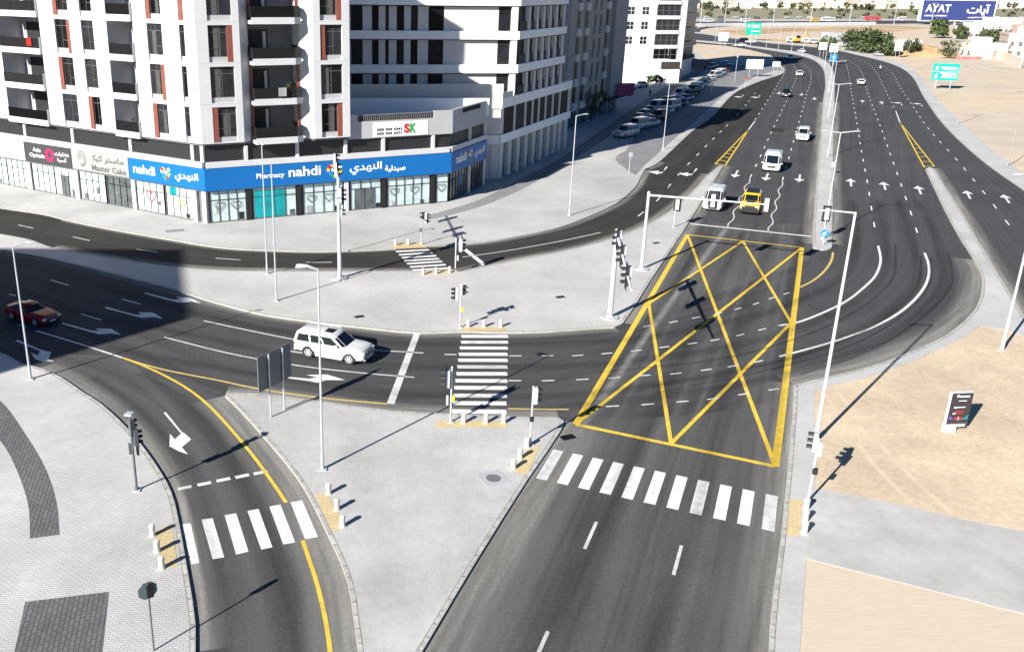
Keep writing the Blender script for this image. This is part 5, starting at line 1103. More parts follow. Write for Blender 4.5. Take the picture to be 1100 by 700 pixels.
# ------------------------------------------------------------------ vehicles (local: front +x, left +y)
def wheel(t, x, y, r, w, detail=True):
    s = 1 if y > 0 else -1; n = 20
    mb = MB(); prof = [(-w/2, r*.62), (-w/2, r*.93), (-w/2+.03, r), (w/2-.03, r), (w/2, r*.93), (w/2, r*.62)]
    mb.ring([[(x+rr*cos(2*pi*k/n), y+a, r+rr*sin(2*pi*k/n)) for k in range(n)] for a, rr in prof], M['rubber']); wh = mb.build('wheel', t, smooth=.6)
    mb = MB(); yo = y+s*(w/2+.004); mb.ring([[(x+rr*cos(2*pi*k/n), yo+s*dy, r+rr*sin(2*pi*k/n)) for k in range(n)] for rr, dy in ((r*.64, .012), (r*.6, .02), (r*.56, .0))], M['rim'], cap=False)
    if detail:
        for k in range(6):
            a = 2*pi*k/6; c, d = Vector((cos(a), 0, sin(a))), Vector((-sin(a), 0, cos(a))); o = Vector((x, yo+s*.008, r))
            mb.poly([o+c*r*.08+d*r*.1, o+c*r*.6+d*r*.09, o+c*r*.6-d*r*.09, o+c*r*.08-d*r*.1], M['rim'])
        mb.ring([[(x+rr*cos(2*pi*k/10), yo+s*.012, r+rr*sin(2*pi*k/10)) for k in range(10)] for rr in (r*.16, r*.02)], M['rim'], cap=False)
    mb.ring([[(x+rr*cos(2*pi*k/n), yo-s*.004, r+rr*sin(2*pi*k/n)) for k in range(n)] for rr in (r*.6, .002)], M['black'], cap=False)
    mb.build('rim', wh)
SPEC = {  # L, W, H, ground clearance, wheel r, wheelbase(front x, rear x), body-top profile (x, z), cabin (x0 base, x1 base, x0 roof, x1 roof, waist z, half-width base, roof)
 'offroader': dict(L=5.1, W=1.98, H=1.88, gc=.28, r=.41, ax=(1.52, -1.4), top=[(-2.5, .9), (-2.49, 1.12), (-1.2, 1.16), (.8, 1.15), (1.1, 1.17), (1.9, 1.13), (2.3, 1.05), (2.46, .94), (2.52, .7)], cab=(-2.49, 1.32, -2.28, .42, 1.13, .95, .80)),
 'jeep': dict(L=4.7, W=1.95, H=1.85, gc=.36, r=.44, ax=(1.45, -1.35), top=[(-2.3, .95), (-2.25, 1.1), (.6, 1.14), (.75, 1.18), (2.05, 1.13), (2.22, 1.0), (2.35, .75)], cab=(-2.22, .85, -2.1, .42, 1.1, .92, .8)),
 'saloon': dict(L=4.6, W=1.8, H=1.44, gc=.2, r=.32, ax=(1.4, -1.3), top=[(-2.3, .72), (-2.25, .92), (-1.5, .96), (.8, .93), (1.1, .92), (2.0, .8), (2.2, .7), (2.3, .52)], cab=(-1.75, 1.2, -1.05, .25, .92, .84, .62)),
 'coupe': dict(L=4.6, W=1.88, H=1.35, gc=.17, r=.35, ax=(1.4, -1.3), top=[(-2.25, .72), (-2.2, .96), (-1.5, .98), (.6, .92), (.9, .92), (1.9, .78), (2.15, .66), (2.3, .45)], cab=(-2.0, .95, -.95, .05, .93, .84, .60)),
 'van': dict(L=4.9, W=1.9, H=1.95, gc=.22, r=.34, ax=(1.5, -1.4), top=[(-2.45, .8), (-2.43, 1.02), (1.0, 1.02), (1.45, 1.05), (2.1, .96), (2.35, .82), (2.45, .5)], cab=(-2.42, 1.75, -2.25, .75, 1.0, .9, .76)),
 'minibus': dict(L=6.6, W=2.1, H=2.6, gc=.3, r=.38, ax=(2.2, -1.9), top=[(-3.3, .9), (-3.28, 1.2), (2.6, 1.22), (3.0, 1.2), (3.2, 1.0), (3.3, .5)], cab=(-3.27, 3.1, -3.2, 2.55, 1.18, 1.02, .94)),
 'pickup': dict(L=5.1, W=1.85, H=1.75, gc=.3, r=.38, ax=(1.55, -1.5), top=[(-2.55, .85), (-2.53, 1.02), (.6, 1.04), (.85, 1.06), (2.1, .98), (2.35, .85), (2.5, .55)], cab=(-.9, 1.15, -.65, .4, 1.02, .86, .7)),
}
def car(kind, pnt, label, at, head, name='car', detail=1, group=None, rails=False, roofglass=False, trim='black', z=0., at_world=None, k=1.15):
    """head: compass-like heading of the nose, degrees clockwise from +Y"""
    s = SPEC[kind]; x, y = at_world or G(*at, z); t = thing(name, label, 'car' if name != 'minibus' else 'minibus', (x, y, z), pi/2-radians(head), group); t.scale = (k, k, k)
    P = M['p_'+pnt]; W2, gc = s['W']/2, s['gc']; xs = s['top']
    mb = MB(); rings = []
    front, rear = xs[-1][0], xs[0][0]
    for i, (px, pz) in enumerate(xs):
        e = min(1, min(abs(px-front), abs(px-rear))/.35); w = W2*(.86+.14*e**.6); zb = gc+(.12*(1-e))
        h = pz-zb; pts = [(w*.86, zb), (w*.97, zb+.07), (w, zb+h*.45), (w*.985, zb+h*.72), (w*.93, pz-.035), (w*.84, pz), (w*.4, pz+.02)]
        rings.append([(px, yy, zz) for yy, zz in pts]+[(px, -yy, zz) for yy, zz in pts[::-1]])
    mb.ring(rings, P)
    a0, a1, b0, b1, zw, wb, wt = s['cab']; H = s['H']; zr = H-.09
    n0 = [(a0, -wb), (a1-.22, -wb), (a1, -wb*.72), (a1, wb*.72), (a1-.22, wb), (a0, wb)]
    n1 = [(b0, -wt), (b1-.16, -wt), (b1, -wt*.76), (b1, wt*.76), (b1-.16, wt), (b0, wt)]
    n2 = [(b0+.1+(0 if p[0] < 0 else 0), p[1]*.86) if p[0] == b0 else (p[0]-.12, p[1]*.86) for p in n1]
    mb.ring([[(p[0], p[1], zw-.06) for p in n0], [(p[0], p[1], zr) for p in n1], [(p[0], p[1], H) for p in n2]], P)
    bed = None
    body = mb.build('body', t, smooth=.9, bevel=.045 if detail else 0)
    # windows lie on the cabin's sloping faces
    def face(pa, pb, f): # point on face between base edge pa->pb: f=(u,v)
        q0 = Vector((*n0[pa], zw-.06)).lerp(Vector((*n0[pb], zw-.06)), f[0]); q1 = Vector((*n1[pa], zr)).lerp(Vector((*n1[pb], zr)), f[0]); return q0.lerp(q1, f[1])
    def pane(pa, pb, u0, u1, v0, v1, out=.012, slant=0):
        mb = MB(); c = [face(pa, pb, f) for f in ((u0, v0), (u1, v0), (u1-slant, v1), (u0, v1))]
        nrm = (c[1]-c[0]).cross(c[3]-c[0]).normalized(); m_ = (c[0]+c[2])/2
        if nrm.dot(Vector((m_.x-(a0+a1)/2, m_.y, 0))) < 0: nrm = -nrm
        mb.poly([p+nrm*out for p in c], M['car_glass']); mb.build('window', t)
    pane(2, 3, .03, .97, .12, .93); pane(3, 2, .02, .98, .12, .93) if False else None
    pane(5, 0, .08, .92, .16, .86)
    L_ = abs(a1-.22-a0)
    for pa, pb in ((0, 1), (5, 4)):
        if kind in ('pickup',): pane(pa, pb, .08, .5, .16, .88); pane(pa, pb, .54, .95, .16, .88, slant=.1)
        elif kind == 'minibus':
            for k in range(5): pane(pa, pb, .03+.19*k, .03+.19*k+.17, .14, .86)
        else: pane(pa, pb, .06, .33, .16, .86); pane(pa, pb, .36, .62, .16, .86); pane(pa, pb, .65, .97, .16, .86, slant=.05)
    pane(1, 2, .15, .9, .15, .85); pane(4, 3, .15, .9, .15, .85)
    # wheel arches, wheels
    for ax in s['ax']:
        for sy in (1, -1):
            if detail:
                mb = MB(); n = 16; rr = s['r']+.04; yo = sy*(W2*.985+.004)
                mb.poly([(ax+rr*cos(pi*k/n-.12), yo, s['r']+rr*sin(pi*k/n-.12)) for k in range(-1, n+3)], M['black']); mb.build('wheel_arch', t)
            wheel(t, ax, sy*(W2-.1), s['r'], .24, detail)
    if not detail: return t
    def slab(nm, x0, x1, y0, y1, z0, z1, m, par=None, bev=0):
        mb = MB(); mb.box(x0, x1, y0, y1, z0, z1, m); return mb.build(nm, par or t, bevel=bev)
    hz = .52 if kind in ('coupe', 'saloon') else .78
    for sy in (1, -1):
        slab('headlight', front-.16, front+.012, sy*W2*.72-.16, sy*W2*.72+.16, hz, hz+.17, M['headlight'], bev=.03)
        slab('taillight', rear-.012, rear+.08, sy*W2*.74-.13, sy*W2*.74+.13, hz+.02, hz+.26, M['taillight'], bev=.02)
        slab('mirror', a1-.75, a1-.55, sy*(W2+.09)-.1, sy*(W2+.09)+.1, zw+.02, zw+.2, P if trim != 'black' or kind != 'jeep' else M['black'], bev=.04)
        mb = MB(); xx = [a1-.95, (a0+a1)/2-.25]
        for q in xx: mb.box(q-.01, q+.01, sy*W2*.995-.004, sy*W2*.995+.006, gc+.12, zw-.08, M['black'])
        mb.build('door_gap', t)
        for q in (a1-1.2, (a0+a1)/2-.45): slab('door_handle', q-.12, q+.06, sy*W2-.01 if sy > 0 else sy*W2-.03, sy*W2+.03 if sy > 0 else sy*W2+.01, zw-.2, zw-.16, P if pnt != 'white' else M['rim'])
        slab('sill', s['ax'][1]+s['r']+.1, s['ax'][0]-s['r']-.1, sy*(W2-.01)-.03, sy*(W2-.01)+.03, gc-.04, gc+.08, M['black'] if trim == 'black' else P)
    slab('grille', front-.1, front+(.02 if kind != 'offroader' else .04), -W2*.46, W2*.46, hz-.12, hz+.2, M['sign_grey'])
    if kind == 'offroader': slab('grille_bar', front+.03, front+.06, -W2*.44, W2*.44, hz+.0, hz+.06, M['rim']); slab('grille_bar', front+.03, front+.06, -W2*.44, W2*.44, hz+.12, hz+.17, M['rim'])
    slab('bumper', front-.14, front+.05, -W2*.8, W2*.8, gc+.05, gc+.22, M['black'] if trim == 'black' else P, bev=.04)
    slab('number_plate', front+.045, front+.062, -.26, .26, gc+.2, gc+.32, M['plate'])
    slab('bumper', rear-.06, rear+.14, -W2*.82, W2*.82, gc+.06, gc+.26, M['black'] if trim == 'black' else P, bev=.04)
    slab('number_plate', rear-.08, rear-.055, -.26, .26, gc+.3, gc+.42, M['plate'])
    if rails:
        for sy in (1, -1):
            mb = MB(); mb.tube((b0+.3, sy*wt*.88, H+.06), (b1-.25, sy*wt*.88, H+.06), .025, .025, M['rim'], 8)
            for q in (b0+.3, (b0+b1)/2, b1-.25): mb.tube((q, sy*wt*.88, H-.06), (q, sy*wt*.88, H+.06), .02, .02, M['rim'], 6)
            mb.build('roof_rail', t)
    if roofglass: slab('sunroof', b1-.95, b1-.3, -.36, .36, H-.002, H+.012, M['car_glass'])
    return t
def hd(p, q): a, b = G(*p), G(*q); return math.degrees(atan2(b[0]-a[0], b[1]-a[1]))
c = car('offroader', 'white', 'large white off-roader with a sunroof driving past the street lamp on the cross street', (359, 382), hd((335, 388), (381, 393.5))+7, rails=True, roofglass=True, trim='body'); c.scale = (1.14, 1.1, 1.05)
sl = MB(); sl.tube((2.59, -.62, .5), (2.6, -.62, .5), .09, .09, M['black'], 10); sl.tube((2.59, .62, .5), (2.6, .62, .5), .09, .09, M['black'], 10); sl.build('fog_light', c)
car('coupe', 'red', 'dark red car in the building shade at the left edge', (36, 343), hd((22, 345), (52, 352))+4, k=1.04)
yj = car('jeep', 'yellow', 'yellow off-roader with black bumper waiting at the stop line', (806, 226), 23.5+180, roofglass=True, k=1.22)
for nm, bx in (('bonnet_panel', (.95, 1.9, -.42, .42, 1.15, 1.2)), ('roof_rack', (-1.9, .2, -.62, .62, 1.86, 1.93)), ('bull_bar', (2.3, 2.5, -.75, .75, .42, .85)), ('skid_plate', (2.2, 2.44, -.9, .9, .3, .6))):
    mb = MB(); mb.box(*bx, M['black']); mb.build(nm, yj, bevel=.03)
for sy in (1, -1):
    for ax in (1.45, -1.35): mb = MB(); mb.box(ax-.62, ax+.62, sy*1.0-.07, sy*1.0+.05, .82, .98, M['black']); mb.build('wheel_flare', yj, bevel=.03)
car('van', 'white', 'white van waiting at the stop line beside the yellow off-roader', (767, 222), 24+180, trim='body', k=1.24)
b = car('minibus', 'white', 'white minibus rolling towards the stop line in the middle lane', (829, 182), 24+180, name='minibus', trim='body'); b.scale = (.82, 1.22, 1.02)
mb = MB(); mb.box(-1.6, 1.2, -.7, .7, 2.601, 2.78, M['p_white']); mb.build('roof_unit', b, bevel=.06)
car('offroader', 'white', 'white off-roader following the minibus beside the median', (862, 150), 24.5+180, trim='body')
car('pickup', 'black', 'dark pickup truck far up the oncoming lanes', (844, 104), hd((846, 95), (843, 112)))
car('saloon', 'white', 'white saloon far up the oncoming lanes behind the dark pickup truck', (858.5, 81.5), hd((858, 77), (858.5, 86)))
car('saloon', 'white', 'white saloon on the far bend, nearer of the two there', (848, 63.5), hd((840, 60.5), (853, 65)), detail=0)
car('saloon', 'silver', 'silver saloon on the far side of the median bend', (860.5, 56.5), hd((866, 57), (856, 55)), detail=0)
car('saloon', 'white', 'white saloon driving away in the right hand carriageway', (924.5, 91), hd((926, 98), (923, 84)))
car('saloon', 'silver', 'silver car parked on the verge before the big green thicket', (943.5, 60), hd((930, 58), (955, 62)), detail=0)
car('saloon', 'white', 'white car far round the bend, left of the black van', (795, 50.2), -80, detail=0)
car('van', 'black', 'black van far round the bend near the small green sign', (797, 45.8), -80, detail=0)
car('saloon', 'white', 'white car far round the bend right of the black van', (806, 46.3), -80, detail=0)
# scooter rider
def person(label, x, y, z, top, legs, face=180, robe=False, height=1.75, sit=False):
    t = thing('person', label, 'person', (x, y, z), -radians(face)); k = height/1.75
    v = [(0, 0, .95), (0, 0, 1.2), (0, 0, 1.42), (0, .01, 1.52), (0, .02, 1.63), (0, .01, 1.72), (-.19, 0, 1.4), (-.25, .02, 1.13), (-.24, .1, .88), (.19, 0, 1.4), (.25, .02, 1.13), (.24, .06, .86), (-.1, 0, .9), (-.11, .03, .5), (-.11, -.02, .08), (-.11, .13, .05), (.1, 0, .9), (.11, -.02, .5), (.11, -.08, .08), (.11, .06, .05)]
    e = [(0, 1), (1, 2), (2, 3), (3, 4), (4, 5), (2, 6), (6, 7), (7, 8), (2, 9), (9, 10), (10, 11), (0, 12), (12, 13), (13, 14), (14, 15), (0, 16), (16, 17), (17, 18), (18, 19)]
    r = [.16, .16, .16, .06, .1, .07, .06, .05, .04, .06, .05, .04, .1, .075, .05, .045, .1, .075, .05, .045]
    me = bpy.data.meshes.new('body'); me.from_pydata([tuple(Vector(p)*k) for p in v], e, []); ob = bpy.data.objects.new('body', me); COL.objects.link(ob)
    md = ob.modifiers.new('s', 'SKIN'); md.use_smooth_shade = True; ob.modifiers.new('u', 'SUBSURF').levels = 1
    for q, sv in zip(r, me.skin_vertices[0].data): sv.radius = (q*k, q*k)
    me.skin_vertices[0].data[0].use_root = True
    m2 = bpy.data.meshes.new_from_object(ob.evaluated_get(bpy.context.evaluated_depsgraph_get())); bpy.data.objects.remove(ob); m2.name = 'body'
    for m in (M['skin'], M[top], M[legs]): m2.materials.append(m)
    for p in m2.polygons:
        z_ = p.center.z/k; p.material_index = 0 if z_ > 1.47 or (abs(p.center.x) > .2*k and z_ < .95) else 1 if z_ > .92 else 2
    o = bpy.data.objects.new('body', m2); COL.objects.link(o); o.parent = t
    mb = MB(); n = 10; mb.ring([[(.1*k*q*cos(2*pi*j/n), (.0+.105*q*sin(2*pi*j/n))*k, zz*k) for j in range(n)] for zz, q in ((1.64, 1.0), (1.7, 1.0), (1.75, .75), (1.78, .2))], M['black']); mb.build('hair', t, smooth=.8)
    return t
# parked cars, nose towards the viewer's left
PK = [('offroader', 'white', (672, 147), 'white and black off-roader, first in the row of parked cars'), ('van', 'white', (684.5, 139), 'white van, second in the row of parked cars'), ('saloon', 'white', (697, 136), 'small white car parked right of the second van'), ('offroader', 'black', (707, 129.5), 'black off-roader parked beside the two armed lamp'), ('saloon', 'silver', (692, 126), 'silver car parked behind the first two of the row'),
      ('van', 'pale', (705, 118.5), 'pale blue van parked left of the two armed lamp'), ('van', 'white', (720, 118), 'white van parked just behind the two armed lamp'), ('saloon', 'black', (729, 114), 'black saloon parked right of the two armed lamp'), ('saloon', 'blue', (736, 108.5), 'blue grey saloon parked in the middle of the row'), ('offroader', 'black', (743, 100.5), 'black off-roader parked in the middle of the row'),
      ('saloon', 'silver', (750, 94), 'silver saloon parked behind the black off-roader'), ('saloon', 'grey', (757, 89.5), 'dark grey saloon parked beside the sunlit white van'), ('van', 'white', (767, 84), 'sunlit white van near the far end of the row'), ('saloon', 'red', (777, 78.5), 'red car near the far end of the row'), ('saloon', 'blue', (779, 71), 'blue car at the very end of the row'), ('pickup', 'pale', (765, 74), 'pale blue pickup at the far end of the row'),
      ('saloon', 'white', (713, 123), 'white saloon parked between the white vans'), ('offroader', 'black', (716, 114), 'black off-roader parked in the second line behind the white van'), ('saloon', 'white', (724, 110), 'white saloon parked behind the black saloon'), ('van', 'pale', (731, 104.5), 'pale blue van parked in the middle of the row'), ('saloon', 'black', (739.5, 104.5), 'black saloon parked next to the blue grey one'),
      ('offroader', 'white', (746, 97.5), 'white off-roader parked between black and silver cars'), ('saloon', 'black', (753.5, 92), 'black saloon parked between silver and dark grey cars'), ('saloon', 'white', (761.5, 87), 'white saloon parked just before the sunlit van'), ('offroader', 'white', (772, 81.5), 'white off-roader parked between the sunlit van and the red car'),
      ('saloon', 'white', (675, 96.5), 'white car parked by the low annex of the white tower, left one'), ('saloon', 'silver', (688, 94), 'silver car parked by the low annex of the white tower, right one'), ('saloon', 'grey', (727, 78), 'dark car by the dirt mound in front of the white tower')]
for kd, p, px, lab in PK:
    car(kd, p, lab, px, 226, group='cars parked along the service lane', z=PZ+.01, detail=1 if px[1] > 110 else 0)
x, y = G(698, 104, PZ); person('person in dark clothes standing on the pavement by the parked cars', x, y, PZ, 'cloth_dark', 'cloth_dark', 150)
x, y = G(757, 76, PZ); person('person in dark clothes standing by the dirt mound', x, y, PZ, 'cloth_dark', 'cloth_dark', 200)
x, y = G(945, 76); t = thing('scooter', 'scooter with a white box ridden away in the far lane', 'scooter', (x, y, 0), pi/2-radians(20))
for q in (.62, -.6):
    mb = MB(); mb.ring([[(q+rr*cos(2*pi*k/14), yy, .28+rr*sin(2*pi*k/14)) for k in range(14)] for yy, rr in ((-.06, .2), (-.05, .28), (.05, .28), (.06, .2))], M['rubber']); mb.build('wheel', t)
mb = MB(); mb.ring([[(xx, yy*w, z0+zz*h) for yy, zz in ((-1, 0), (1, 0), (.8, 1), (-.8, 1))] for xx, w, z0, h in ((-.75, .1, .45, .25), (-.3, .17, .4, .42), (.1, .16, .25, .2), (.45, .16, .25, .3), (.6, .2, .4, .65), (.68, .08, .9, .2))], M['p_black']); mb.build('body', t)
mb = MB(); mb.box(-.9, -.42, -.25, .25, .85, 1.35, M['p_white']); mb.build('delivery_box', t, bevel=.03)
mb = MB(); mb.tube((.55, -.33, 1.05), (.55, .33, 1.05), .025, .025, M['black'], 8); mb.build('handlebar', t)
rd = thing('person', 'rider in a white shirt sitting on the scooter in the far lane', 'person', (x, y, 0), pi/2-radians(20))
v = [(-.2, 0, .85), (-.18, 0, 1.1), (-.1, 0, 1.35), (-.06, 0, 1.45), (-.02, 0, 1.6), (-.1, .2, 1.32), (.1, .28, 1.15), (.48, .28, 1.08), (-.1, -.2, 1.32), (.1, -.28, 1.15), (.48, -.28, 1.08), (.2, .18, .8), (.3, .17, .4), (.2, -.18, .8), (.3, -.17, .4)]
e = [(0, 1), (1, 2), (2, 3), (3, 4), (2, 5), (5, 6), (6, 7), (2, 8), (8, 9), (9, 10), (0, 11), (11, 12), (0, 13), (13, 14)]
me = bpy.data.meshes.new('body'); me.from_pydata(v, e, []); ob = bpy.data.objects.new('body', me); COL.objects.link(ob); ob.modifiers.new('s', 'SKIN'); ob.modifiers.new('u', 'SUBSURF').levels = 1
for q, sv in zip((.15, .16, .15, .06, .13, .06, .05, .04, .06, .05, .04, .08, .05, .08, .05), me.skin_vertices[0].data): sv.radius = (q, q)
me.skin_vertices[0].data[0].use_root = True
m2 = bpy.data.meshes.new_from_object(ob.evaluated_get(bpy.context.evaluated_depsgraph_get())); bpy.data.objects.remove(ob)
for m in (M['skin'], M['cloth_white'], M['cloth_dark']): m2.materials.append(m)
for p in m2.polygons: p.material_index = 0 if p.center.z > 1.47 else 1 if p.center.z > .95 else 2
o = bpy.data.objects.new('body', m2); COL.objects.link(o); o.parent = rd
mb = MB(); mb.ring([[(-.03+.15*q*cos(2*pi*j/10), .14*q*sin(2*pi*j/10), zz) for j in range(10)] for zz, q in ((1.56, .9), (1.66, 1), (1.76, .7), (1.8, .1))], M['p_white']); mb.build('helmet', rd, smooth=.8)
# ------------------------------------------------------------------ vegetation
def tree(x, y, h, r, label, seed=0, z=-.07, dens=900, name='tree', trunk=.3, flat=1., palm=False, leafs=.5, group=None):
    rnd = random.Random(seed); t = thing(name, label, 'tree' if name != 'shrub' else 'shrub', (x, y, z), 0, group)
    hb = h*trunk; mb = MB(); pts = [(0, 0, 0)]
    mb.tube((0, 0, 0), (.05*r, .03*r, hb*1.4), .05*h**.9*.5+.05, .03*h**.9*.5+.03, M['bark'], 9)
    cl = []; n = max(7, int(9+r*1.2))
    for k in range(n):
        a, q = rnd.uniform(0, 2*pi), rnd.uniform(.15, 1)**.6; zc = hb+(h-hb)*rnd.uniform(.12, .86); f = sqrt(max(.05, 1-((zc-hb)/(h-hb)*1.6-.7)**2))
        c = Vector((cos(a)*r*q*f*.8, sin(a)*r*q*f*.8, zc)); cl.append((c, r*rnd.uniform(.25, .45)))
        mb.tube((.03*r, .02*r, hb*rnd.uniform(.6, 1.3)), c, .02*h*.5+.02, .01, M['bark'], 5)
    mb.build('trunk', t)
    mb = MB(); ms = [M['leaf'], M['leaf'], M['leaf2'], M['leaf3']]
    for k in range(dens):
        c, cr = cl[rnd.randrange(n)]; d = Vector((rnd.gauss(0, 1), rnd.gauss(0, 1), rnd.gauss(0, .8))).normalized(); p = c+d*cr*rnd.uniform(.35, 1.08); p.z = max(p.z, .15)
        s = leafs*rnd.uniform(.6, 1.4); u = Vector((rnd.gauss(0, 1), rnd.gauss(0, 1), rnd.gauss(0, 1))).normalized(); w = u.cross(d+Vector((.01, .02, .03))).normalized()
        mb.poly([p-u*s, p+w*s*.55, p+u*s, p-w*s*.55], ms[rnd.randrange(4)])
    mb.build('crown', t); return t
for i, (px, h, r, lab, dn, tk, lf) in enumerate((((889, 53.5), 4.5, 5, 'low round bush left of the big green thicket', 700, .08, .6), ((920, 55), 9.5, 7, 'tall dark tree at the left of the big green thicket', 1500, .1, .7), ((931, 56.5), 9, 7, 'broad tree in the middle of the big green thicket', 1500, .08, .7), ((943, 57.5), 9.5, 7, 'tall tree at the right of the big green thicket', 1300, .1, .7), ((952, 60), 6, 5, 'bushy tree behind the white board by the thicket', 900, .06, .6), ((977, 60), 7, 4.5, 'loose tree right of the thicket by the sand heap', 600, .15, .5),
        ((1006, 41), 10.5, 6, 'tall grey green tree standing alone below the billboard', 1500, .12, .8), ((1031, 42), 7.5, 5, 'round green tree beside the small white hut', 1200, .1, .7), ((1067, 53.5), 9, 8.5, 'spreading grey green tree before the white walls', 1500, .12, .8), ((1021, 63), 7.5, 5, 'small sparse tree beyond the green direction sign', 420, .25, .45), ((1046, 33), 5, 4, 'dark bush behind the small white hut', 700, .08, .7))):
    tree(*G(*px), h, r, lab, 11+i, dens=dn, trunk=tk, leafs=lf)
for i, (px, h, r, lab) in enumerate((((635, 130), 6.5, 2.6, 'dark tree in shade before the grey arched block'), ((642, 124), 5.5, 2.4, 'dark tree in shade right beside the awning'), ((655, 116), 4.5, 1.9, 'small dark tree beyond the awning in shade'), ((595, 154), 2.6, 1.3, 'small potted bush at the end of the office arcade'))):
    tree(*G(*px, PZ), h, r, lab, 51+i, PZ, 900, trunk=.25, leafs=.22)
for i, px in enumerate(((698, 91), (704, 90.5), (709, 91))):
    tree(*G(*px, PZ), 2.6, 1.4, f'{("left", "middle", "right")[i]} one of three bushes before the wall of the white annex', 71+i, PZ, 350, name='shrub', trunk=.15, leafs=.25)
# stones and litter lying on the sand
rs = random.Random(9)
mb = MB(); sx = [Vector(G(*p, .11)) for p in ((872, 425), (1095, 365), (1095, 560), (880, 520))]; cnt = 0
while cnt < 260:
    u_, v_ = rs.random(), rs.random(); p = sx[0].lerp(sx[1], u_).lerp(sx[3].lerp(sx[2], u_), v_)
    r = rs.uniform(.015, .045)*(2.2 if rs.random() < .05 else 1); z = .112; c = Vector((p.x, p.y, z)); n = 6
    mb.ring([[c+Vector((cos(2*pi*k/n)*r*q*rs.uniform(.7, 1.3), sin(2*pi*k/n)*r*q*rs.uniform(.7, 1.3), h*r)) for k in range(n)] for h, q in ((-.2, 1), (.5, .9), (.9, .4))], M['sand_stone'] if rs.random() < .7 else M['mound']); cnt += 1
tag(mb.build('stones'), kind='stuff')
# things standing on the balconies
for F, s_, d_, k, nm, lab, cat in ((FF, 9.9, .55, 1, 'potted_plant', 'leafy potted plant on the second front balcony of the corner tower', 'plant'), (FL, 10.3, .1, 0, 'potted_plant', 'bushy potted plant on the lowest narrow balcony of the left facade', 'plant')):
    o = F((s_, d_, J0+FH*k+.12)); t = thing(nm, lab, cat, o); mb = MB(); n = 10
    mb.ring([[(cos(2*pi*j/n)*r, sin(2*pi*j/n)*r, z) for j in range(n)] for z, r in ((0, .2), (.45, .28))], M['brown']); mb.build('pot', t)
    mb = MB()
    for j in range(160):
        v = Vector((rs.gauss(0, .35), rs.gauss(0, .35), 1.1+rs.gauss(0, .38))); u = Vector((rs.gauss(0, 1), rs.gauss(0, 1), rs.gauss(0, 1))).normalized()*.13; w_ = u.cross(Vector((.3, .5, .8))).normalized()*.07; mb.poly([v-u, v+w_, v+u, v-w_], M['leaf2'] if j % 2 else M['leaf'])
    mb.build('foliage', t)
for F, s_, d_, k, m_, lab in ((FL, 26.6, .5, 2, 'magenta', 'pinkish towel hung over the railing of a wide balcony'), (FF, 8.3, 1.18, 1, 'text_white', 'pale towel hung over the second front balcony railing')):
    o = F((s_, d_+.28, J0+FH*k+.7)); t = thing('towel', lab, 'towel', o); mb = MB(); q = [F((s_+x, d_+.28+.03*sin(x*9), 0))-F((s_, d_+.28, 0)) for x in (0, .3, .6, .9)]
    mb.ring([[p+Vector((0, 0, z)) for p in q] for z in (0, .45, .93)], M['taillight'] if m_ == 'magenta' else M['sign_light'], close=False, cap=False); mb.build('cloth', t, smooth=1)
# dirt heaps
def heap(px, lx, ly, h, m, label, seed):
    rnd = random.Random(seed); x, y = G(*px); t = thing('dirt_mound', label, 'heap', (x, y, -.07)); mb = MB(); n, k = 28, 8; rings = []
    for j in range(k+1):
        f = j/k; rings.append([(lx*(1-f)*cos(2*pi*i/n)*(1+.14*rnd.uniform(-1, 1)), ly*(1-f)*sin(2*pi*i/n)*(1+.14*rnd.uniform(-1, 1)), h*(1-(1-f)**1.6)*(1+.1*rnd.uniform(-1, 1)) if j else -.1) for i in range(n)])
    mb.ring(rings, m); mb.build('heap', t, smooth=1.2)
heap((741, 73), 14, 9, 3.0, M['mound'], 'brown mound of dirt beside the glazed white tower', 3)
heap((752, 69.5), 10, 7, 1.8, M['mound'], 'low brown mound of dirt beyond the parked cars', 4)
heap((988, 59), 17, 12, 4.0, mat('sand_heap', (.42, .28, .14), .95, var=.15, vscale=.2), 'ochre heap of sand behind the right hand verge', 5)

# ------------------------------------------------------------------ the far side of the site
def slab_sheet(name, px, m, z, kind='structure'):
    mb = MB(); sheet(mb, GL(px), z, M[m] if isinstance(m, str) else m); return tag(mb.build(name), kind=kind)
slab_sheet('scrubland', [(560, 20), (700, 20.5), (900, 21), (1100, 20.5), (1250, 20), (1250, 10), (1100, 10), (900, 9.5), (700, 9), (560, 9)], 'scrub', -.02, 'stuff')
slab_sheet('highway', [(560, 27), (740, 27.5), (940, 26), (1250, 23.5), (1250, 21), (940, 22.5), (740, 23.5), (560, 23)], 'asph_far', .02)
slab_sheet('highway_verge', [(560, 29), (740, 29.5), (940, 27.5), (1250, 25), (1250, 19), (940, 20.5), (740, 20.5), (560, 20)], mat('pale_verge', (.45, .42, .38), .9, var=.15, vscale=.03), -.01)
ochre = mat('ochre_earth', (.42, .27, .13), .95, var=.25, vscale=.03, tint=(.5, .38, .25))
slab_sheet('bare_earth', [(800, 38), (850, 34), (930, 36), (975, 33), (1000, 30), (960, 27.5), (880, 30), (780, 31), (770, 35)], ochre, -.03)
slab_sheet('bare_earth', [(858, 48.5), (905, 50), (880, 45), (850, 43.5), (780, 40), (770, 41.5), (815, 45)], ochre, -.025)
mb = MB(); ribbon(mb, SL([(739, 31), (746, 33), (756, 36), (776, 40), (800, 43), (830, 46.3)]), 2.5, .01, M['white_worn'], 8); struct('verge_line', mb)
# link road swinging up to the highway
mb = MB(); strip(mb, SL([(735, 36), (742, 34), (748, 31), (757, 29), (775, 27.5), (800, 26.5)], 0, 8), SL([(758, 36.6), (752, 34.5), (754, 32), (765, 30), (785, 28.6), (800, 27.8)], 0, 8), .03, M['asph_far'], 30, 2); struct('link_road', mb)

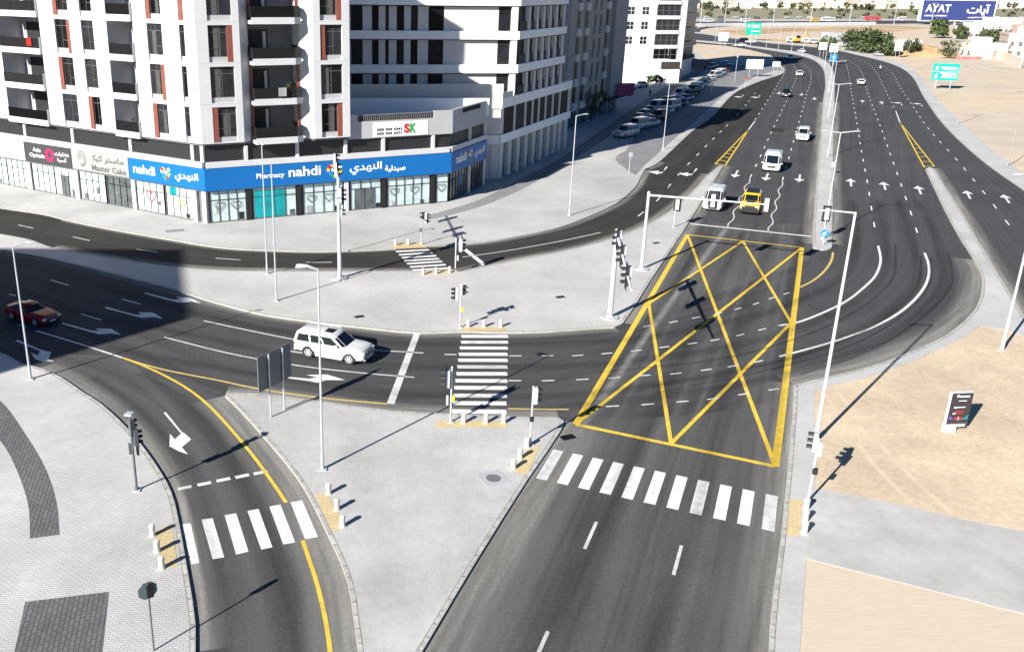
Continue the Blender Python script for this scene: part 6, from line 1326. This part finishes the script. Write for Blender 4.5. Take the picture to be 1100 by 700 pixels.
# concrete barrier along the highway
def wall_thing(name, label, px, h, w, m, z=0, cat='wall'):
    pts = GL(px); t = thing(name, label, cat, (*pts[0], z)); mb = MB()
    for a, b in zip(pts, pts[1:]):
        A_, B_ = Vector(a), Vector(b); d = (B_-A_).normalized(); n = Vector((-d.y, d.x))*w/2; mb.prism([tuple(A_-n), tuple(B_-n), tuple(B_+n), tuple(A_+n)], z-.1, z+h, m)
    part(mb, 'wall', t); return t
wall_thing('barrier', 'long pale concrete barrier along the near side of the distant highway', [(740, 29), (830, 28), (940, 27)], 2.2, 1.5, M['render'])
wall_thing('boundary_wall', 'white boundary wall slanting through the sand at the right', [(1042, 63.5), (1065, 63.5), (1072, 62.5), (1096, 73)], 3.2, .5, M['cream_house'])
wall_thing('barrier', 'red and white plastic barrier lying on the sand beyond the green sign', [(1028, 63.8), (1054, 63.8)], 1.0, .7, mat('barrier_pink', (.6, .18, .18), .6, var=.6, vscale=.25))
# large hoarding
x, y = G(1025, 27); t = thing('billboard', 'huge dark blue billboard with white lettering at the top right', 'billboard', (x, y, 0))
dist = hypot(x, y); sc = dist/F_PX*1.05; wB, hB = 63*sc, 17.5*sc; yaw = atan2(-x, y)*.25
Rb = Matrix.Rotation(-.02, 3, 'Z'); Tb = lambda p: Rb@p
zb = CAM_H-0; zb = 2.6
mb = MB(); mb.box(-wB/2, wB/2, -1.0, 1.0, zb, zb+hB, M['text_white'], Tb); mb.build('hoarding', t)
mb = MB(); mb.box(-wB/2+1.6, wB/2-.8, -1.2, -1.0, zb+.7, zb+hB-.5, M['navy'], Tb); mb.build('face', t)
for q in (-.3, 0, .3):
    mb = MB(); mb.tube(Tb(Vector((q*wB, 0, 0))), Tb(Vector((q*wB, 0, zb+.5))), .9, .9, M['pole'], 10); mb.build('post', t)
for q, wq in ((-.02, .13), (.2, .17)):
    mb = MB(); mb.box(q*wB-wq*wB/2, q*wB+wq*wB/2, -2.4, -1.2, zb+.3, zb+.9, M['pole_white'], Tb); mb.build('catwalk', t)
loc = Vector((x, y, 0)); un = (Rb@Vector((1, 0, 0))); nn = Rb@Vector((0, -1, 0))
text('AYAT', loc+Tb(Vector((-.43*wB, -1.25, zb+hB*.42))), un, nn, .33*wB, hB*.36, TW, t, loc, bold=.015, depth=.1)
text('DEVELOPMENT', loc+Tb(Vector((-.43*wB, -1.25, zb+hB*.22))), un, nn, .30*wB, hB*.07, TW, t, loc, depth=.1)
text('\ufe95\ufe8e\ufef3\ufe81', loc+Tb(Vector((.12*wB, -1.25, zb+hB*.3))), un, nn, .30*wB, hB*.5, TW, t, loc, bold=.02, depth=.1)
text('\ufeae\ufef3\ufeee\ufec4\ufe98\ufee0\ufedf', loc+Tb(Vector((.14*wB, -1.25, zb+hB*.16))), un, nn, .24*wB, hB*.09, TW, t, loc, depth=.1)

# houses: two-storey villas with flat roofs
rnd = random.Random(5)
def villa(x, y, w, d, h, m, label, rz, name='villa', group='villas in the far town'):
    t = thing(name, label, 'house', (x, y, -.07), rz, group); mb = MB()
    mb.box(-w/2, w/2, -d/2, d/2, 0, h, m); mb.box(-w/2-.25, w/2+.25, -d/2-.25, d/2+.25, h+.002, h+.9, m)
    mb.box(-w*.28, w*.12, -d*.2, d*.35, h+.902, h+3.2, m); mb.box(w*.2, w*.42, -d/2-1.6, -d/2-.003, .01, h*.55, m); mb.build('wall', t)
    mb = MB()
    for zz in (1.2, 4.9, 8.4):
        if zz+1.8 > h: break
        for k in range(int(w/3)):
            xx = -w/2+1.6+k*3; mb.box(xx-.6, xx+.6, -d/2-.05, -d/2-.005, zz, zz+1.7, M['house_window'])
            if not group: mb.build('window', t); mb = MB()
        for k in range(int(d/4)):
            yy = -d/2+2+k*4; mb.box(-w/2-.05, -w/2-.005, yy-.6, yy+.6, zz, zz+1.7, M['house_window'])
            if not group: mb.build('window', t); mb = MB()
    if group: mb.build('window_row', t)
    return t
mats = ['cream_house', 'white_house', 'white_house', 'pink_house', 'cream_house']; cols_ = {'cream_house': 'cream', 'white_house': 'white', 'pink_house': 'pinkish'}
hv = []
for row, yy in enumerate((8.8, 6.6, 4.6, 2.8, 1.2)):
    xx = 738+rnd.uniform(0, 9)
    while xx < 1112:
        hv.append((xx, yy+rnd.uniform(-.5, .5), row)); xx += rnd.uniform(9, 17)+row*.5
nth = [0]*5
def ordinal(n): return ['first', 'second', 'third', 'fourth', 'fifth', 'sixth', 'seventh', 'eighth', 'ninth', 'tenth', 'eleventh', 'twelfth'][n-1] if n < 13 else f'{n}th' if n % 10 not in (1, 2, 3) or n < 20 else f'{n}{["st", "nd", "rd"][n % 10-1]}'
for i, (px, py, row) in enumerate(hv):
    x, y = G(px, py); mk = mats[rnd.randrange(5)]; w, h = rnd.uniform(11, 19), rnd.choice((7.2, 7.6, 10.8, 11.2))
    nth[row] += 1; o_ = ordinal(nth[row])
    lab = f'{cols_[mk]} flat roofed house, {o_} from the left in the {["nearest", "second", "third", "fourth", "farthest"][row]} row of the far town'
    villa(x, y, w, rnd.uniform(10, 14), h, M[mk], lab, rnd.uniform(-.5, .3))
for i in range(46):
    px, py = rnd.uniform(742, 1108), rnd.choice((9.6, 7.8, 5.8, 3.8, 10.5, 12)); x, y = G(px, py)
    tree(x, y, rnd.uniform(6, 11), rnd.uniform(3.5, 6.5), 'dark green tree among the houses of the far town', 200+i, dens=160, leafs=1.2, trunk=.12, group='trees of the far town')
for i in range(60):
    px, py = rnd.uniform(742, 1108), rnd.uniform(11, 18.5); x, y = G(px, py)
    tree(x, y, rnd.uniform(2.5, 5), rnd.uniform(2.5, 5), 'low scrub bush on the belt before the far town', 300+i, dens=90, leafs=.9, trunk=.1, name='shrub', group='scrub bushes before the far town')
# houses and huts at the right
for (px, w, d, h, mk, lab, rz) in (((1043, 41.5), 14, 10, 5.5, 'white_house', 'small white hut between the round tree and the spreading tree', .3), ((1088, 36), 30, 14, 6.5, 'white_house', 'long white building behind the spreading tree', .1), ((1066, 34), 22, 10, 6, 'white_house', 'low pale blue roofed building under the billboard', .05), ((1098, 62), 16, 16, 9, 'pink_house', 'pale pink house at the right edge', -.35), ((1055, 62), 15, 8, 5, 'cream_house', 'cream walled shed at the end of the plastic barrier', .05), ((1108, 45), 18, 12, 8, 'pink_house', 'pinkish house with an arched gate beyond the pale pink one', -.2)):
    x, y = G(*px); villa(x, y, w, d, h, M[mk], lab, rz, 'house', None)
# highway traffic and site machines
def block_vehicle(name, label, cat, px, L, Wd, H, m, head, cabm=None, win=True):
    x, y = G(*px); t = thing(name, label, cat, (x, y, .03), pi/2-radians(head)); mb = MB()
    mb.box(-L/2, L/2, -Wd/2, Wd/2, .5, H, m); b_ = mb.build('body', t, bevel=.2)
    if win:
        mb = MB(); mb.box(-L/2+.6, L/2-.4, -Wd/2-.03, Wd/2+.03, H*.5, H*.82, M['house_window']); mb.build('window_band', t)
    for q in (-.32, .32):
        for s_ in (1, -1):
            mb = MB(); mb.tube((q*L, s_*Wd*.42, .5), (q*L, s_*(Wd/2+.02), .5), .5, .5, M['rubber'], 12); mb.build('wheel', t)
    return t
block_vehicle('bus', 'red bus on the distant highway', 'bus', (937, 22), 13, 2.8, 3.6, M['bus_red'], 92)
block_vehicle('bus', 'white bus on the distant highway left of the red bus', 'bus', (889, 23.5), 11, 2.7, 3.3, M['p_white'], 92)
block_vehicle('lorry', 'yellow lorry on the distant highway beside the white bus', 'lorry', (875, 24), 6, 2.6, 3.2, M['machine'], 92)
for px, c_, lab in (((760, 24.5), 'p_white', 'white lorry far left on the distant highway'), ((800, 24.3), 'p_white', 'white lorry on the distant highway above the small green sign'), ((968, 23), 'p_white', 'white lorry on the distant highway right of the red bus'), ((773, 25.4), 'p_grey', 'grey lorry on the distant highway near its left end')):
    block_vehicle('lorry', lab, 'lorry', px, 7, 2.5, 3.0, M[c_], 92)
for i in range(26):
    px = 745+i*14.2+rnd.uniform(-3, 3); cc = rnd.choice(('white', 'white', 'silver', 'black', 'grey'))
    x, y = G(px, 20.6-px*.0005+rnd.uniform(-.2, .2)); t = block_vehicle('car', f'{cc} car in the far line of vehicles beyond the highway, number {i+1} from the left', 'car', (px, 20.4+rnd.uniform(-.3, .3)), 4.8, 1.9, 1.9, M['p_'+cc], 92)
    t['label'] = 'small car in the far line of vehicles beyond the highway'; t['group'] = 'line of far vehicles'
# excavator and tankers on the bare earth
x, y = G(857, 46.5); t = thing('excavator', 'yellow excavator on the bare earth beyond the bend', 'excavator', (x, y, 0), .3)
mb = MB(); mb.box(-2.4, 2.4, -1.6, -1.0, 0, .9, M['rubber']); mb.box(-2.4, 2.4, 1.0, 1.6, 0, .9, M['rubber']); mb.build('tracks', t, bevel=.2)
mb = MB(); mb.box(-2.6, 1.2, -1.4, 1.4, 1.0, 2.4, M['machine']); mb.build('body', t, bevel=.15)
mb = MB(); mb.box(-.2, 1.4, .2, 1.4, 2.0, 3.6, M['car_glass']); mb.build('cab', t, bevel=.1)
mb = MB(); mb.tube((1.2, -.4, 1.8), (4.2, -.4, 5.2), .3, .28, M['machine'], 6); mb.tube((4.2, -.4, 5.2), (6.6, -.4, 2.6), .25, .2, M['machine'], 6); mb.build('boom', t)
mb = MB(); mb.box(6.1, 7.3, -1.0, .2, 1.4, 2.7, M['machine']); mb.build('bucket', t, bevel=.1)
for px, lab in (((866, 47), 'white lorry beside the excavator'), ((873, 47.3), 'white lorry at the right of the machines on the bare earth'), ((850, 46), 'pale lorry left of the excavator')):
    block_vehicle('lorry', lab, 'lorry', px, 5, 2.3, 2.7, M['p_white'], 95)
block_vehicle('site_cabin', 'grey site cabin behind the low bush by the thicket', 'cabin', (897, 50.5), 12, 6, 6.5, M['grey_dk'] if False else M['concrete'], 80, win=False)
block_vehicle('site_cabin', 'white site cabin behind the right end of the thicket', 'cabin', (970, 54), 14, 6, 4.5, M['white_house'], 80, win=False)
for i, px in enumerate((752, 778, 800, 830, 870, 912, 960, 1000, 1060)):
    x, y = G(px, 27); t = thing('street_lamp', 'tall lamp post along the distant highway', 'street lamp', (x, y, 0), 0, 'lamps of the far highway')
    mb = MB(); mb.tube((0, 0, 0), (0, 0, 16), .22, .16, M['pole'], 8); mb.build('pole', t)
    mb = MB(); mb.box(-2.5, 2.5, -.12, .12, 15.9, 16.15, M['pole']); mb.build('lamp_arm', t)

# ------------------------------------------------------------------ light, sky, camera
w = bpy.data.worlds.new('World'); SC.world = w; w.use_nodes = True; nt = w.node_tree
sky = nt.nodes.new('ShaderNodeTexSky'); sky.sky_type = 'NISHITA'; sky.sun_disc = False
sky.sun_elevation = SUN_EL; sky.sun_rotation = SUN_AZ+pi; sky.air_density = .6; sky.dust_density = .1; sky.ozone_density = 3.
bg = nt.nodes['Background']; bg.inputs['Strength'].default_value = .05; hs = nt.nodes.new('ShaderNodeHueSaturation'); hs.inputs['Saturation'].default_value = 1.2
nt.links.new(sky.outputs[0], hs.inputs['Color']); nt.links.new(hs.outputs[0], bg.inputs['Color'])
sun = bpy.data.lights.new('sun', 'SUN'); sun.energy = 5.0; sun.angle = radians(.53); sun.color = (1., .965, .905)
so = bpy.data.objects.new('sun', sun); COL.objects.link(so)
so.rotation_euler = Vector((sin(SUN_AZ)*cos(SUN_EL), cos(SUN_AZ)*cos(SUN_EL), -sin(SUN_EL))).to_track_quat('-Z', 'Y').to_euler()
cam = bpy.data.cameras.new('camera'); co = bpy.data.objects.new('camera', cam); COL.objects.link(co); SC.camera = co
cam.sensor_fit = 'HORIZONTAL'; cam.sensor_width = 36; cam.lens = F_PX/1100*36
cam.shift_x = (550-CX)/1100; cam.shift_y = (CY-350)/1100
cam.clip_start = .5; cam.clip_end = 6000
co.location = (0, 0, CAM_H)
m = Matrix(((RIGHT.x, -DOWN.x, -FWD.x), (RIGHT.y, -DOWN.y, -FWD.y), (RIGHT.z, -DOWN.z, -FWD.z)))
co.rotation_euler = m.to_euler()
SC.view_settings.view_transform = 'Standard'; SC.view_settings.look = 'None'; SC.view_settings.gamma = 1; SC.view_settings.exposure = 1.08
SC.cycles.max_bounces = 6
